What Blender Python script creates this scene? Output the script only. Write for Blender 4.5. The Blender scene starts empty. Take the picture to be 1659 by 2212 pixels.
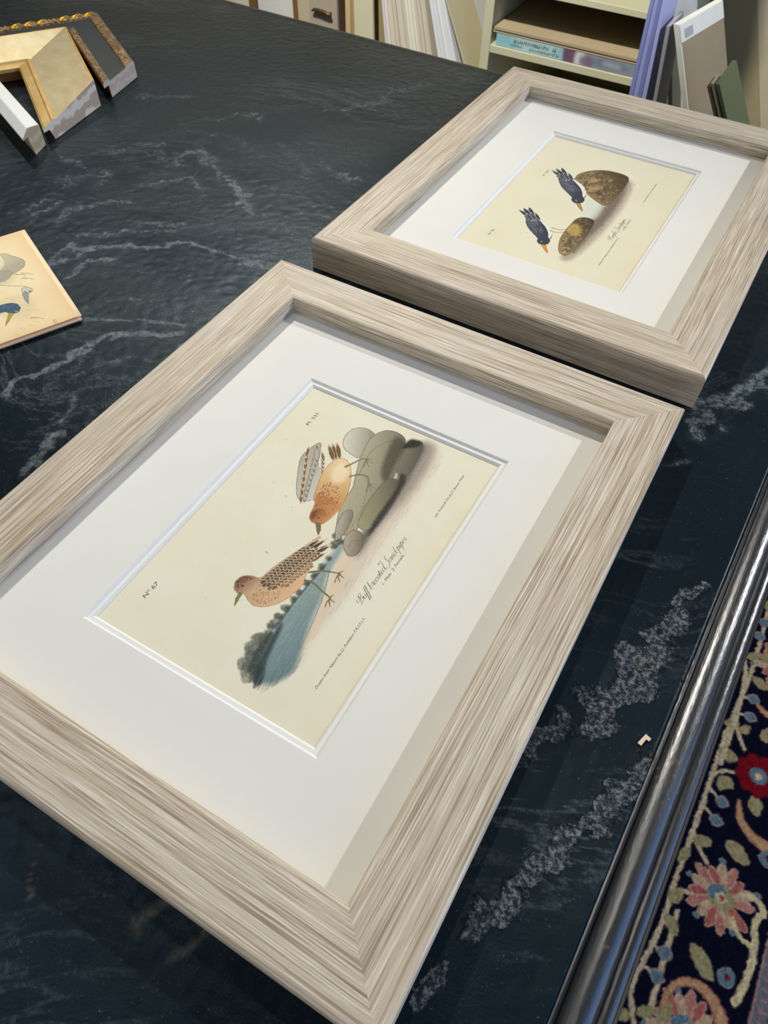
import bpy, math, random
import numpy as np
from mathutils import Matrix, Vector
rng = np.random.default_rng(7); random.seed(7)
SC = bpy.context.scene; COL = SC.collection
T = 0.86                 # table top height
ZM = T + 0.0156          # mat surface height inside the frames
FT = T + 0.0298          # top of the frame mouldings
TRA = -0.03              # the table is turned a little against the frames
TOX = 0.2355

# ------------------------------------------------------------------ helpers
def lin(c):
    c = np.asarray(c, float) / 255.0
    return np.where(c <= 0.04045, c / 12.92, ((c + 0.055) / 1.055) ** 2.4)
def L3(r, g, b, k=1.0):
    v = np.clip(lin((r, g, b)) * k, 0, 1); return (float(v[0]), float(v[1]), float(v[2]), 1.0)

def tag(o, label=None, cat=None, group=None, kind=None):
    if label: o['label'] = label
    if cat: o['category'] = cat
    if group: o['group'] = group
    if kind: o['kind'] = kind
    return o
def empty(name, loc=(0, 0, 0), rz=0.0):
    o = bpy.data.objects.new(name, None); COL.objects.link(o)
    o.location = loc; o.rotation_euler = (0, 0, rz); o.empty_display_size = 0.05
    return o
def mobj(name, verts, faces, mats, parent=None, fm=None, smooth=False, loc=None, rz=None):
    me = bpy.data.meshes.new(name); me.from_pydata([tuple(v) for v in verts], [], [tuple(f) for f in faces])
    if not isinstance(mats, (list, tuple)): mats = [mats]
    for m in mats: me.materials.append(m)
    if fm is not None: me.polygons.foreach_set('material_index', fm)
    me.polygons.foreach_set('use_smooth', [smooth] * len(me.polygons))
    me.update()
    o = bpy.data.objects.new(name, me); COL.objects.link(o)
    if parent is not None: o.parent = parent
    if loc is not None: o.location = loc
    if rz is not None: o.rotation_euler = (0, 0, rz)
    return o
class MB:
    def __init__(s): s.v = []; s.f = []; s.m = []
    def add(s, v, f, mi=0):
        n = len(s.v); s.v += [tuple(p) for p in v]; s.f += [tuple(i + n for i in q) for q in f]; s.m += [mi] * len(f)
    def box(s, x0, x1, y0, y1, z0, z1, mi=0):
        s.add([(x0, y0, z0), (x1, y0, z0), (x1, y1, z0), (x0, y1, z0), (x0, y0, z1), (x1, y0, z1), (x1, y1, z1), (x0, y1, z1)],
              [(0, 3, 2, 1), (4, 5, 6, 7), (0, 1, 5, 4), (1, 2, 6, 5), (2, 3, 7, 6), (3, 0, 4, 7)], mi)
    def lean(s, xa, xb, y0, y1, z0, z1, mi=0):
        # a standing sheet: xa / xb give the left / right x as functions of z
        v = [(xa(z0), y0, z0), (xb(z0), y0, z0), (xb(z0), y1, z0), (xa(z0), y1, z0),
             (xa(z1), y0, z1), (xb(z1), y0, z1), (xb(z1), y1, z1), (xa(z1), y1, z1)]
        s.add(v, [(0, 3, 2, 1), (4, 5, 6, 7), (0, 1, 5, 4), (1, 2, 6, 5), (2, 3, 7, 6), (3, 0, 4, 7)], mi)
    def build(s, name, mats, parent=None, smooth=False, bevel=0, **k):
        o = mobj(name, s.v, s.f, mats, parent, s.m, smooth, **k)
        if bevel:
            b = o.modifiers.new('bevel', 'BEVEL'); b.width = bevel; b.segments = 2; b.limit_method = 'ANGLE'
        return o

# ------------------------------------------------------------------ materials
def new_mat(name):
    m = bpy.data.materials.new(name); m.use_nodes = True
    nt = m.node_tree; b = nt.nodes['Principled BSDF']
    return m, nt, b
def N(nt, t, **k):
    n = nt.nodes.new(t)
    for a, v in k.items(): setattr(n, a, v)
    return n
def link(nt, a, b): nt.links.new(a, b)
def noise(nt, vec, scale, detail=3, rough=.5, dist=0.0):
    n = N(nt, 'ShaderNodeTexNoise'); n.inputs['Scale'].default_value = scale
    n.inputs['Detail'].default_value = detail; n.inputs['Roughness'].default_value = rough; n.inputs['Distortion'].default_value = dist
    if vec is not None: link(nt, vec, n.inputs['Vector'])
    return n.outputs['Fac']
def mapping(nt, vec, scale=(1, 1, 1), rot=(0, 0, 0), loc=(0, 0, 0)):
    m = N(nt, 'ShaderNodeMapping'); m.inputs['Scale'].default_value = scale; m.inputs['Rotation'].default_value = rot; m.inputs['Location'].default_value = loc
    link(nt, vec, m.inputs['Vector']); return m.outputs['Vector']
def objco(nt): return N(nt, 'ShaderNodeTexCoord').outputs['Object']
def ramp(nt, fac, stops):
    r = N(nt, 'ShaderNodeValToRGB'); e = r.color_ramp.elements
    while len(e) < len(stops): e.new(.5)
    for i, (p, c) in enumerate(stops): e[i].position = p; e[i].color = c if len(c) == 4 else (*c, 1)
    link(nt, fac, r.inputs['Fac']); return r.outputs['Color']
def math_(nt, op, a, b=None, c=None, clamp=False):
    n = N(nt, 'ShaderNodeMath', operation=op, use_clamp=clamp)
    for i, v in enumerate((a, b, c)):
        if v is None: continue
        if isinstance(v, (int, float)): n.inputs[i].default_value = v
        else: link(nt, v, n.inputs[i])
    return n.outputs[0]
def mixc(nt, fac, a, b, mode='MIX'):
    n = N(nt, 'ShaderNodeMix', data_type='RGBA', blend_type=mode)
    if isinstance(fac, (int, float)): n.inputs[0].default_value = fac
    else: link(nt, fac, n.inputs[0])
    for i, v in ((6, a), (7, b)):
        if isinstance(v, tuple): n.inputs[i].default_value = v
        else: link(nt, v, n.inputs[i])
    return n.outputs[2]
def bump(nt, b, h, strength, dist, prev=None):
    n = N(nt, 'ShaderNodeBump'); n.inputs['Strength'].default_value = strength; n.inputs['Distance'].default_value = dist
    link(nt, h, n.inputs['Height'])
    if prev is not None: link(nt, prev, n.inputs['Normal'])
    link(nt, n.outputs[0], b.inputs['Normal']); return n.outputs[0]

def plain(name, col, rough=.6, spec=.3, var=.06, scale=30, bmp=0.0, metal=0.0):
    m, nt, b = new_mat(name); co = objco(nt)
    f = noise(nt, co, scale, 4)
    c0 = tuple(min(1, x * (1 - var)) for x in col[:3]) + (1,); c1 = tuple(min(1, x * (1 + var)) for x in col[:3]) + (1,)
    link(nt, ramp(nt, f, [(.3, c0), (.7, c1)]), b.inputs['Base Color'])
    b.inputs['Roughness'].default_value = rough; b.inputs['Specular IOR Level'].default_value = spec; b.inputs['Metallic'].default_value = metal
    if bmp: bump(nt, b, noise(nt, co, scale * 12, 3), .3, bmp)
    return m

def frame_wood(name):
    m, nt, b = new_mat(name); co = objco(nt)
    inf = N(nt, 'ShaderNodeObjectInfo')
    off = N(nt, 'ShaderNodeVectorMath', operation='SCALE'); off.inputs[0].default_value = (7.1, 3.3, 5.7); link(nt, inf.outputs['Random'], off.inputs['Scale'])
    ad = N(nt, 'ShaderNodeVectorMath', operation='ADD'); link(nt, co, ad.inputs[0]); link(nt, off.outputs[0], ad.inputs[1])
    v = ad.outputs[0]
    # slow waviness of the grain lines
    w = noise(nt, mapping(nt, v, (4, 14, 14)), 1.0, 2)
    wv = N(nt, 'ShaderNodeCombineXYZ'); link(nt, math_(nt, 'MULTIPLY', math_(nt, 'SUBTRACT', w, .5), .005), wv.inputs['Y'])
    ad2 = N(nt, 'ShaderNodeVectorMath', operation='ADD'); link(nt, v, ad2.inputs[0]); link(nt, wv.outputs[0], ad2.inputs[1]); v2 = ad2.outputs[0]
    fine = noise(nt, mapping(nt, v2, (19, 1250, 1250)), 1.0, 3, .55)
    mid = noise(nt, mapping(nt, v2, (9, 700, 700)), 1.0, 3, .55)
    wide = noise(nt, mapping(nt, v2, (2.5, 190, 190)), 1.0, 3, .5)
    patch = noise(nt, mapping(nt, v, (9, 26, 26)), 1.0, 2)
    fleck = noise(nt, mapping(nt, v2, (40, 1900, 1900)), 1.0, 2, .6)
    base = ramp(nt, wide, [(.3, L3(186, 171, 146)), (.5, L3(199, 186, 162)), (.72, L3(211, 201, 182))])
    c = mixc(nt, math_(nt, 'MULTIPLY', ramp(nt, mid, [(.52, (0, 0, 0)), (.62, (1, 1, 1))]), .75), base, L3(142, 122, 100))
    c = mixc(nt, math_(nt, 'MULTIPLY', ramp(nt, fine, [(.54, (0, 0, 0)), (.64, (1, 1, 1))]), .80), c, L3(238, 229, 213))
    c = mixc(nt, math_(nt, 'MULTIPLY', ramp(nt, fine, [(.34, (1, 1, 1)), (.43, (0, 0, 0))]), .75), c, L3(126, 106, 86))
    c = mixc(nt, math_(nt, 'MULTIPLY', ramp(nt, fleck, [(.58, (0, 0, 0)), (.70, (1, 1, 1))]), .35), c, L3(112, 94, 80))
    c = mixc(nt, math_(nt, 'MULTIPLY', ramp(nt, patch, [(.5, (0, 0, 0)), (.75, (1, 1, 1))]), .3), c, L3(208, 202, 194))
    c = mixc(nt, .10, c, L3(196, 176, 150))
    link(nt, c, b.inputs['Base Color'])
    b.inputs['Roughness'].default_value = .5; b.inputs['Specular IOR Level'].default_value = .3
    bump(nt, b, fine, .22, .0006)
    return m

def vcol_mat(name, rough=.8, spec=.15, bmp=0.0, bs=900):
    m, nt, b = new_mat(name)
    a = N(nt, 'ShaderNodeVertexColor'); a.layer_name = 'ink'
    co = objco(nt)
    g = noise(nt, co, 380, 3)
    c = mixc(nt, .05, a.outputs['Color'], ramp(nt, g, [(.3, (.75, .75, .72)), (.7, (1, 1, 1))]), 'MULTIPLY')
    link(nt, c, b.inputs['Base Color'])
    b.inputs['Roughness'].default_value = rough; b.inputs['Specular IOR Level'].default_value = spec
    if bmp: bump(nt, b, noise(nt, co, bs, 3), .5, bmp)
    return m

def slate_mat():
    m, nt, b = new_mat('dark_slate'); co = objco(nt)
    at = lambda n: (lambda q: (setattr(q, 'attribute_name', n), q.outputs['Fac'])[1])(N(nt, 'ShaderNodeAttribute'))
    streak = at('streak'); rough = at('rough'); vein = at('vein')
    rot = (0, 0, math.radians(-28))
    warp = N(nt, 'ShaderNodeTexNoise'); warp.inputs['Scale'].default_value = 3.2; warp.inputs['Detail'].default_value = 2; link(nt, co, warp.inputs['Vector'])
    sub = N(nt, 'ShaderNodeVectorMath', operation='SUBTRACT'); link(nt, warp.outputs['Color'], sub.inputs[0]); sub.inputs[1].default_value = (.5, .5, .5)
    sca = N(nt, 'ShaderNodeVectorMath', operation='SCALE'); link(nt, sub.outputs[0], sca.inputs[0]); sca.inputs['Scale'].default_value = .22
    ad = N(nt, 'ShaderNodeVectorMath', operation='ADD'); link(nt, co, ad.inputs[0]); link(nt, sca.outputs[0], ad.inputs[1]); wv = ad.outputs[0]
    flow = mapping(nt, wv, (1, 1, 1), rot)
    tone = noise(nt, co, 4, 3)
    base = ramp(nt, tone, [(.3, L3(8, 19, 27)), (.5, L3(12, 25, 33)), (.62, L3(18, 29, 33)), (.75, L3(20, 26, 39))])
    # procedural wisps
    n1 = noise(nt, mapping(nt, flow, (9, 46, 10)), 1, 5, .62)
    r1 = math_(nt, 'SUBTRACT', 1.0, math_(nt, 'MULTIPLY', math_(nt, 'ABSOLUTE', math_(nt, 'SUBTRACT', n1, .5)), 26), clamp=True)
    pm = ramp(nt, noise(nt, mapping(nt, flow, (3.2, 9, 3), loc=(.3, .2, 0)), 1, 2), [(.48, (0, 0, 0)), (.62, (1, 1, 1))])
    gr = ramp(nt, noise(nt, co, 330, 3, .7), [(.42, (0, 0, 0)), (.6, (1, 1, 1))])
    wis = math_(nt, 'MULTIPLY', math_(nt, 'MULTIPLY', r1, pm), math_(nt, 'MULTIPLY_ADD', gr, .7, .15))
    # placed streaks, broken up by grain
    br = ramp(nt, noise(nt, co, 190, 4, .7), [(.36, (0, 0, 0)), (.6, (1, 1, 1))])
    sn = ramp(nt, math_(nt, 'ADD', streak, math_(nt, 'MULTIPLY', math_(nt, 'SUBTRACT', noise(nt, co, 150, 7, .82), .5), 2.1)), [(.30, (0, 0, 0)), (.56, (1, 1, 1))])
    halo = math_(nt, 'MULTIPLY', streak, math_(nt, 'MULTIPLY_ADD', br, .5, .1))
    st = math_(nt, 'MAXIMUM', math_(nt, 'MULTIPLY', math_(nt, 'MULTIPLY', sn, math_(nt, 'MULTIPLY_ADD', br, .75, .2)), math_(nt, 'MINIMUM', math_(nt, 'MULTIPLY', streak, 3.0), .95)), math_(nt, 'MULTIPLY', halo, .4))
    spk = ramp(nt, noise(nt, co, 620, 2, .5), [(.69, (0, 0, 0)), (.75, (1, 1, 1))])
    tot = math_(nt, 'ADD', math_(nt, 'MULTIPLY', wis, .30), math_(nt, 'MULTIPLY', st, .74), clamp=True)
    c = mixc(nt, tot, base, L3(126, 138, 142))
    c = mixc(nt, math_(nt, 'MULTIPLY', spk, .22), c, L3(150, 158, 160))  # sparkle of the grit painted in as small light dots
    c = mixc(nt, math_(nt, 'MULTIPLY', math_(nt, 'MULTIPLY', vein, math_(nt, 'MULTIPLY_ADD', br, .8, .2)), .6), c, L3(128, 114, 90))
    cr = ramp(nt, noise(nt, co, 330, 4, .75), [(.47, (0, 0, 0)), (.60, (1, 1, 1))])
    rmask = ramp(nt, math_(nt, 'ADD', rough, math_(nt, 'MULTIPLY', math_(nt, 'SUBTRACT', noise(nt, co, 110, 5, .75), .5), 1.5)), [(.30, (0, 0, 0)), (.48, (1, 1, 1))])
    c = mixc(nt, math_(nt, 'MULTIPLY', rmask, .35), c, L3(50, 55, 58))
    c = mixc(nt, math_(nt, 'MULTIPLY', math_(nt, 'MULTIPLY', rmask, cr), .38), c, L3(170, 172, 170))  # pale crust grains, with the glints painted into the colour
    link(nt, c, b.inputs['Base Color'])
    rr = math_(nt, 'ADD', .27, math_(nt, 'MULTIPLY', tone, .12))
    rr = math_(nt, 'SUBTRACT', rr, math_(nt, 'MULTIPLY', rmask, .12))
    link(nt, rr, b.inputs['Roughness']); b.inputs['Specular IOR Level'].default_value = .25; b.inputs['Specular Tint'].default_value = (.58, .83, 1, 1)
    # relief: cleft ripples along the flow, fine grit, crusty bands
    rip = noise(nt, mapping(nt, flow, (16, 70, 10)), 1, 4, .6)
    b1 = bump(nt, b, rip, .17, .0016)
    grit = noise(nt, co, 620, 3, .7)
    gm = math_(nt, 'MULTIPLY', grit, ramp(nt, noise(nt, mapping(nt, flow, (6, 11, 5), loc=(2, 1, 0)), 1, 3), [(.42, (.25, .25, .25)), (.6, (1, 1, 1))]))
    b2 = bump(nt, b, gm, .38, .0009, b1)
    vo = N(nt, 'ShaderNodeTexVoronoi', feature='F1'); vo.inputs['Scale'].default_value = 230; link(nt, mapping(nt, wv, (1, 1, 1)), vo.inputs['Vector'])
    hv = math_(nt, 'ADD', math_(nt, 'MULTIPLY', math_(nt, 'SUBTRACT', 1.0, vo.outputs['Distance']), .8), noise(nt, co, 420, 3, .6))
    b3 = bump(nt, b, math_(nt, 'MULTIPLY', math_(nt, 'MULTIPLY_ADD', hv, 1.0, .3), rmask), 1.0, .0023, b2)
    bump(nt, b, math_(nt, 'MULTIPLY', st, br), .5, .0008, b3)
    return m

def lacquer_mat():
    m, nt, b = new_mat('black_lacquer'); co = objco(nt)
    f = noise(nt, co, 14, 3)
    c = ramp(nt, f, [(.35, L3(22, 27, 33)), (.65, L3(34, 38, 41))])
    vo = N(nt, 'ShaderNodeTexVoronoi', feature='F1'); vo.inputs['Scale'].default_value = 260; link(nt, co, vo.inputs['Vector'])
    ring = ramp(nt, vo.outputs['Distance'], [(.14, (0, 0, 0)), (.20, (1, 1, 1)), (.27, (1, 1, 1)), (.32, (0, 0, 0))])
    pm = ramp(nt, noise(nt, co, 16, 2), [(.58, (0, 0, 0)), (.66, (1, 1, 1))])
    c = mixc(nt, math_(nt, 'MULTIPLY', math_(nt, 'MULTIPLY', ring, pm), .45), c, L3(140, 118, 84))
    link(nt, c, b.inputs['Base Color']); b.inputs['Roughness'].default_value = .30; b.inputs['Specular IOR Level'].default_value = .5
    b.inputs['IOR'].default_value = 1.8; b.inputs['Coat Weight'].default_value = .3; b.inputs['Coat Roughness'].default_value = .2
    bump(nt, b, noise(nt, mapping(nt, co, (900, 160, 900)), 1, 3, .6), .3, .0007)
    return m

def gold_leaf(name, c0, c1, scale=40, rough=.42, metal=.55, dark=None):
    m, nt, b = new_mat(name); co = objco(nt)
    f = noise(nt, mapping(nt, co, (1, 1.6, 1)), scale, 5, .65)
    c = ramp(nt, f, [(.32, c0), (.68, c1)])
    if dark is not None:
        g = noise(nt, co, scale * 6, 4, .7)
        c = mixc(nt, ramp(nt, g, [(.46, (0, 0, 0)), (.58, (1, 1, 1))]), c, dark)
    link(nt, c, b.inputs['Base Color']); b.inputs['Roughness'].default_value = rough; b.inputs['Metallic'].default_value = metal
    bump(nt, b, noise(nt, co, scale * 10, 3), .2, .0004)
    return m
def endgrain(name, c0, c1, scale=90):
    m, nt, b = new_mat(name); co = objco(nt)
    w = N(nt, 'ShaderNodeTexWave', wave_type='BANDS', bands_direction='DIAGONAL'); w.inputs['Scale'].default_value = scale
    w.inputs['Distortion'].default_value = 5; w.inputs['Detail'].default_value = 3; w.inputs['Detail Scale'].default_value = 1.4
    link(nt, co, w.inputs['Vector'])
    link(nt, ramp(nt, w.outputs['Fac'], [(.2, c0), (.6, c1)]), b.inputs['Base Color']); b.inputs['Roughness'].default_value = .75
    return m

M_wood = frame_wood('greige_wood')
M_mat = plain('mat_board', L3(231, 230, 222), .85, .12, .012, 18)
M_core = plain('mat_core', L3(232, 233, 229), .8, .12, .01, 40)
M_inner = plain('inner_mat_board', L3(236, 236, 230), .85, .12, .01, 20)
M_print = vcol_mat('print_paper')
M_slate = slate_mat()
M_lac = lacquer_mat()
M_apron = plain('dark_cabinet', L3(38, 36, 36), .5, .4, .2, 9)

# ------------------------------------------------------------------ painting engine (colour attribute on dense sheets)
def smooth_field(h, w, cell, amp=1.0):
    gh, gw = int(h / cell) + 3, int(w / cell) + 3
    g = rng.standard_normal((gh, gw))
    y = np.arange(h) / cell; x = np.arange(w) / cell
    yi = y.astype(int); xi = x.astype(int); fy = (y - yi)[:, None]; fx = (x - xi)[None, :]
    fy = fy * fy * (3 - 2 * fy); fx = fx * fx * (3 - 2 * fx)
    a = g[yi][:, xi]; b_ = g[yi][:, xi + 1]; c = g[yi + 1][:, xi]; d = g[yi + 1][:, xi + 1]
    return amp * ((a * (1 - fx) + b_ * fx) * (1 - fy) + (c * (1 - fx) + d * fx) * fy)
def spline(pts, closed=True, n=6):
    P = np.array(pts, float); out = []; m = len(P)
    rngi = range(m) if closed else range(m - 1)
    for i in rngi:
        if closed: p0, p1, p2, p3 = P[(i - 1) % m], P[i], P[(i + 1) % m], P[(i + 2) % m]
        else: p0, p1, p2, p3 = P[max(i - 1, 0)], P[i], P[i + 1], P[min(i + 2, m - 1)]
        for t in np.linspace(0, 1, n, endpoint=False):
            out.append(.5 * ((2 * p1) + (-p0 + p2) * t + (2 * p0 - 5 * p1 + 4 * p2 - p3) * t * t + (-p0 + 3 * p1 - 3 * p2 + p3) * t ** 3))
    if not closed: out.append(P[-1])
    return np.array(out)
class Canvas:
    def __init__(s, x0, x1, y0, y1, res, bg, jitter=0.0, cell=3):
        s.xs = np.arange(x0, x1 + res * .5, res); s.ys = np.arange(y0, y1 + res * .5, res); s.res = res
        s.h, s.w = len(s.ys), len(s.xs)
        s.X, s.Y = np.meshgrid(s.xs, s.ys)
        if jitter:
            s.X = s.X + smooth_field(s.h, s.w, cell, jitter); s.Y = s.Y + smooth_field(s.h, s.w, cell, jitter)
        s.C = np.empty((s.h, s.w, 3)); s.C[:] = bg
        s.n1 = smooth_field(s.h, s.w, 2.5 / res * .25, 1) ; s.n2 = smooth_field(s.h, s.w, 1.2, 1)
    def win(s, P, pad):
        x0, y0 = P.min(0) - pad; x1, y1 = P.max(0) + pad
        i0 = max(0, int((x0 - s.xs[0]) / s.res)); i1 = min(s.w, int((x1 - s.xs[0]) / s.res) + 2)
        j0 = max(0, int((y0 - s.ys[0]) / s.res)); j1 = min(s.h, int((y1 - s.ys[0]) / s.res) + 2)
        if i1 <= i0 or j1 <= j0: return None
        return slice(j0, j1), slice(i0, i1)
    def sdf(s, P, w):
        X, Y = s.X[w], s.Y[w]; d = np.full(X.shape, 1e9); ins = np.zeros(X.shape, bool); n = len(P)
        for i in range(n):
            ax, ay = P[i]; bx, by = P[(i + 1) % n]; ex, ey = bx - ax, by - ay
            t = np.clip(((X - ax) * ex + (Y - ay) * ey) / (ex * ex + ey * ey + 1e-12), 0, 1)
            d = np.minimum(d, (X - ax - t * ex) ** 2 + (Y - ay - t * ey) ** 2)
            c = (ay > Y) != (by > Y)
            if ey != 0: ins ^= c & (X < ex * (Y - ay) / ey + ax)
        return np.where(ins, -1, 1) * np.sqrt(d)
    def blend(s, w, m, col):
        col = np.asarray(col, float)
        s.C[w] = s.C[w] * (1 - m[..., None]) + col * m[..., None]
    def poly(s, pts, col, alpha=1.0, soft=None, sm=True, edge=None, ew=.5, grad=None, col2=None, gdir=(0, 1), tex=0.0):
        P = spline(pts) if sm else np.array(pts, float); soft = soft or s.res * 1.3
        w = s.win(P, soft + ew)
        if w is None: return None
        d = s.sdf(P, w); m = np.clip(.5 - d / soft, 0, 1) * alpha
        c = np.broadcast_to(np.asarray(col, float), s.C[w].shape).copy()
        if col2 is not None:
            q = s.X[w] * gdir[0] + s.Y[w] * gdir[1]; pr = P @ np.array(gdir, float)
            t = np.clip((q - pr.min()) / (pr.max() - pr.min() + 1e-9), 0, 1)[..., None]
            c = c * (1 - t) + np.asarray(col2, float) * t
        if tex: c = c * (1 + tex * np.clip(s.n2[w], -2, 2)[..., None])
        s.blend(w, m, c)
        if edge is not None: s.blend(w, np.clip(1 - np.abs(d + ew * .5) / ew, 0, 1) * alpha * .8, edge)
        return w, m, d
    def shade(s, res, col, fx, fy, power=1.0, amt=.8, tex=.25):
        # darken a painted shape (pencil shading) towards one direction of its outline: artwork, not scene light
        w, m, d = res; X, Y = s.X[w], s.Y[w]; q = X * fx + Y * fy
        mm = m > .3
        if not mm.any(): return
        a, b_ = q[mm].min(), q[mm].max(); t = np.clip((q - a) / (b_ - a + 1e-9), 0, 1) ** power
        t = np.clip(t * amt * (1 + tex * s.n2[w]), 0, 1); s.blend(w, t * m, col)
    def stroke(s, pts, w0, w1, col, alpha=1.0, sm=True, soft=None):
        P = spline(pts, False) if sm else np.array(pts, float); soft = soft or s.res * 1.2
        w = s.win(P, max(w0, w1) + soft)
        if w is None: return
        X, Y = s.X[w], s.Y[w]; best = np.full(X.shape, 1e9); n = len(P) - 1
        for i in range(n):
            ax, ay = P[i]; ex, ey = P[i + 1] - P[i]
            t = np.clip(((X - ax) * ex + (Y - ay) * ey) / (ex * ex + ey * ey + 1e-12), 0, 1)
            d = np.sqrt((X - ax - t * ex) ** 2 + (Y - ay - t * ey) ** 2) - (w0 + (w1 - w0) * (i + t) / n) * .5
            best = np.minimum(best, d)
        s.blend(w, np.clip(.5 - best / soft, 0, 1) * alpha, col)
    def cloud(s, pts, col, alpha, soft=6.0, hatch=0.35):
        P = spline(pts); w = s.win(P, soft)
        if w is None: return
        d = s.sdf(P, w); m = np.clip(.5 - d / soft, 0, 1); m = m * m * (3 - 2 * m)
        m = np.clip(m * alpha * (1 + hatch * .55 * s.n2[w]), 0, 1); s.blend(w, m, col)
    def dots(s, pts, n, r0, r1, col, alpha=.9):
        P = spline(pts); w = s.win(P, 0)
        if w is None: return
        d = s.sdf(P, w); jj, ii = np.nonzero(d < -r1)
        if len(jj) == 0: return
        for k in rng.choice(len(jj), min(n, len(jj)), replace=False):
            x = s.X[w][jj[k], ii[k]]; y = s.Y[w][jj[k], ii[k]]; r = r0 + (r1 - r0) * rng.random()
            s.poly([(x - r, y), (x, y - r * .7), (x + r, y), (x, y + r * .7)], col, alpha)
    def feather(s, x, y, ang, ln, wd, dark, light, rim=.28):
        c, sn = math.cos(ang), math.sin(ang)
        q = [(-.5, 0), (-.3, .42), (.15, .5), (.5, 0), (.15, -.5), (-.3, -.42)]
        T_ = lambda k: [(x + (a * ln * c - b * wd * sn) * k, y + (a * ln * sn + b * wd * c) * k) for a, b in q]
        s.poly(T_(1.0), light); s.poly([(px - c * rim * .6, py - sn * rim * .6) for px, py in T_(max(.1, 1 - rim * 2 / wd))], dark)
        s.stroke([(x - c * ln * .4, y - sn * ln * .4), (x + c * ln * .35, y + sn * ln * .35)], .18, .12, light, .6, False)

def sheet(name, cv, mat, parent=None, text=None, zoff=4e-5, unit=.001, zf=None, gain=1.0):
    h, w = cv.h, cv.w
    gx, gy = np.meshgrid(cv.xs, cv.ys)
    z = np.zeros_like(gx) if zf is None else zf
    V = np.stack([gx * unit, gy * unit, z], -1).reshape(-1, 3)
    C = np.clip(lin(np.clip(cv.C, 0, 255)) * gain, 0, 1).reshape(-1, 3)
    i = np.arange(h * w).reshape(h, w)
    Q = np.stack([i[:-1, :-1], i[:-1, 1:], i[1:, 1:], i[1:, :-1]], -1).reshape(-1, 4)
    tv = np.zeros((0, 3)); tt = np.zeros((0, 3), int); tc = np.zeros((0, 3))
    for (v, f, col) in (text or []):
        v = np.array(v, float); v = np.column_stack([v * unit, np.full(len(v), zoff)])
        tt = np.vstack([tt, np.array(f, int) + len(tv)]); tv = np.vstack([tv, v]); tc = np.vstack([tc, np.tile(lin(col), (len(v), 1))])
    nv = len(V); V = np.vstack([V, tv]); C = np.vstack([C, tc])
    me = bpy.data.meshes.new(name); me.vertices.add(len(V)); me.vertices.foreach_set('co', V.astype(np.float32).ravel())
    loops = np.concatenate([Q.ravel(), (tt + nv).ravel()]).astype(np.int32)
    tot = np.concatenate([np.full(len(Q), 4), np.full(len(tt), 3)]).astype(np.int32)
    st = np.concatenate([[0], np.cumsum(tot)[:-1]]).astype(np.int32)
    me.loops.add(len(loops)); me.loops.foreach_set('vertex_index', loops)
    me.polygons.add(len(tot)); me.polygons.foreach_set('loop_start', st)
    try: me.polygons.foreach_set('loop_total', tot)
    except Exception: pass
    me.update(calc_edges=True)
    a = me.color_attributes.new('ink', 'FLOAT_COLOR', 'POINT')
    a.data.foreach_set('color', np.column_stack([C, np.ones(len(C))]).astype(np.float32).ravel())
    me.materials.append(mat)
    o = bpy.data.objects.new(name, me); COL.objects.link(o)
    if parent is not None: o.parent = parent
    return o

# ---- lettering
def text_tris(s, x, y, size, shear=0.0, sx=1.0, col=(60, 56, 50), ang=0.0, width=None, bold=0.0):
    cu = bpy.data.curves.new('lettering', 'FONT'); cu.body = s; cu.size = size; cu.shear = shear; cu.resolution_u = 3; cu.offset = bold
    o = bpy.data.objects.new('lettering', cu); COL.objects.link(o)
    dg = bpy.context.evaluated_depsgraph_get(); dg.update()
    me = bpy.data.meshes.new_from_object(o.evaluated_get(dg)); me.calc_loop_triangles()
    v = np.array([p.co[:2] for p in me.vertices]).reshape(-1, 2); f = [tuple(t.vertices) for t in me.loop_triangles]
    bpy.data.objects.remove(o); bpy.data.curves.remove(cu); bpy.data.meshes.remove(me)
    if width: sx = width / max(1e-6, v[:, 0].max() - v[:, 0].min())
    v = v * np.array([sx, 1.0]); v[:, 0] -= 0
    c, n = math.cos(ang), math.sin(ang)
    v = np.column_stack([x + v[:, 0] * c - v[:, 1] * n, y + v[:, 0] * n + v[:, 1] * c])
    return (v, f, col)
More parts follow.
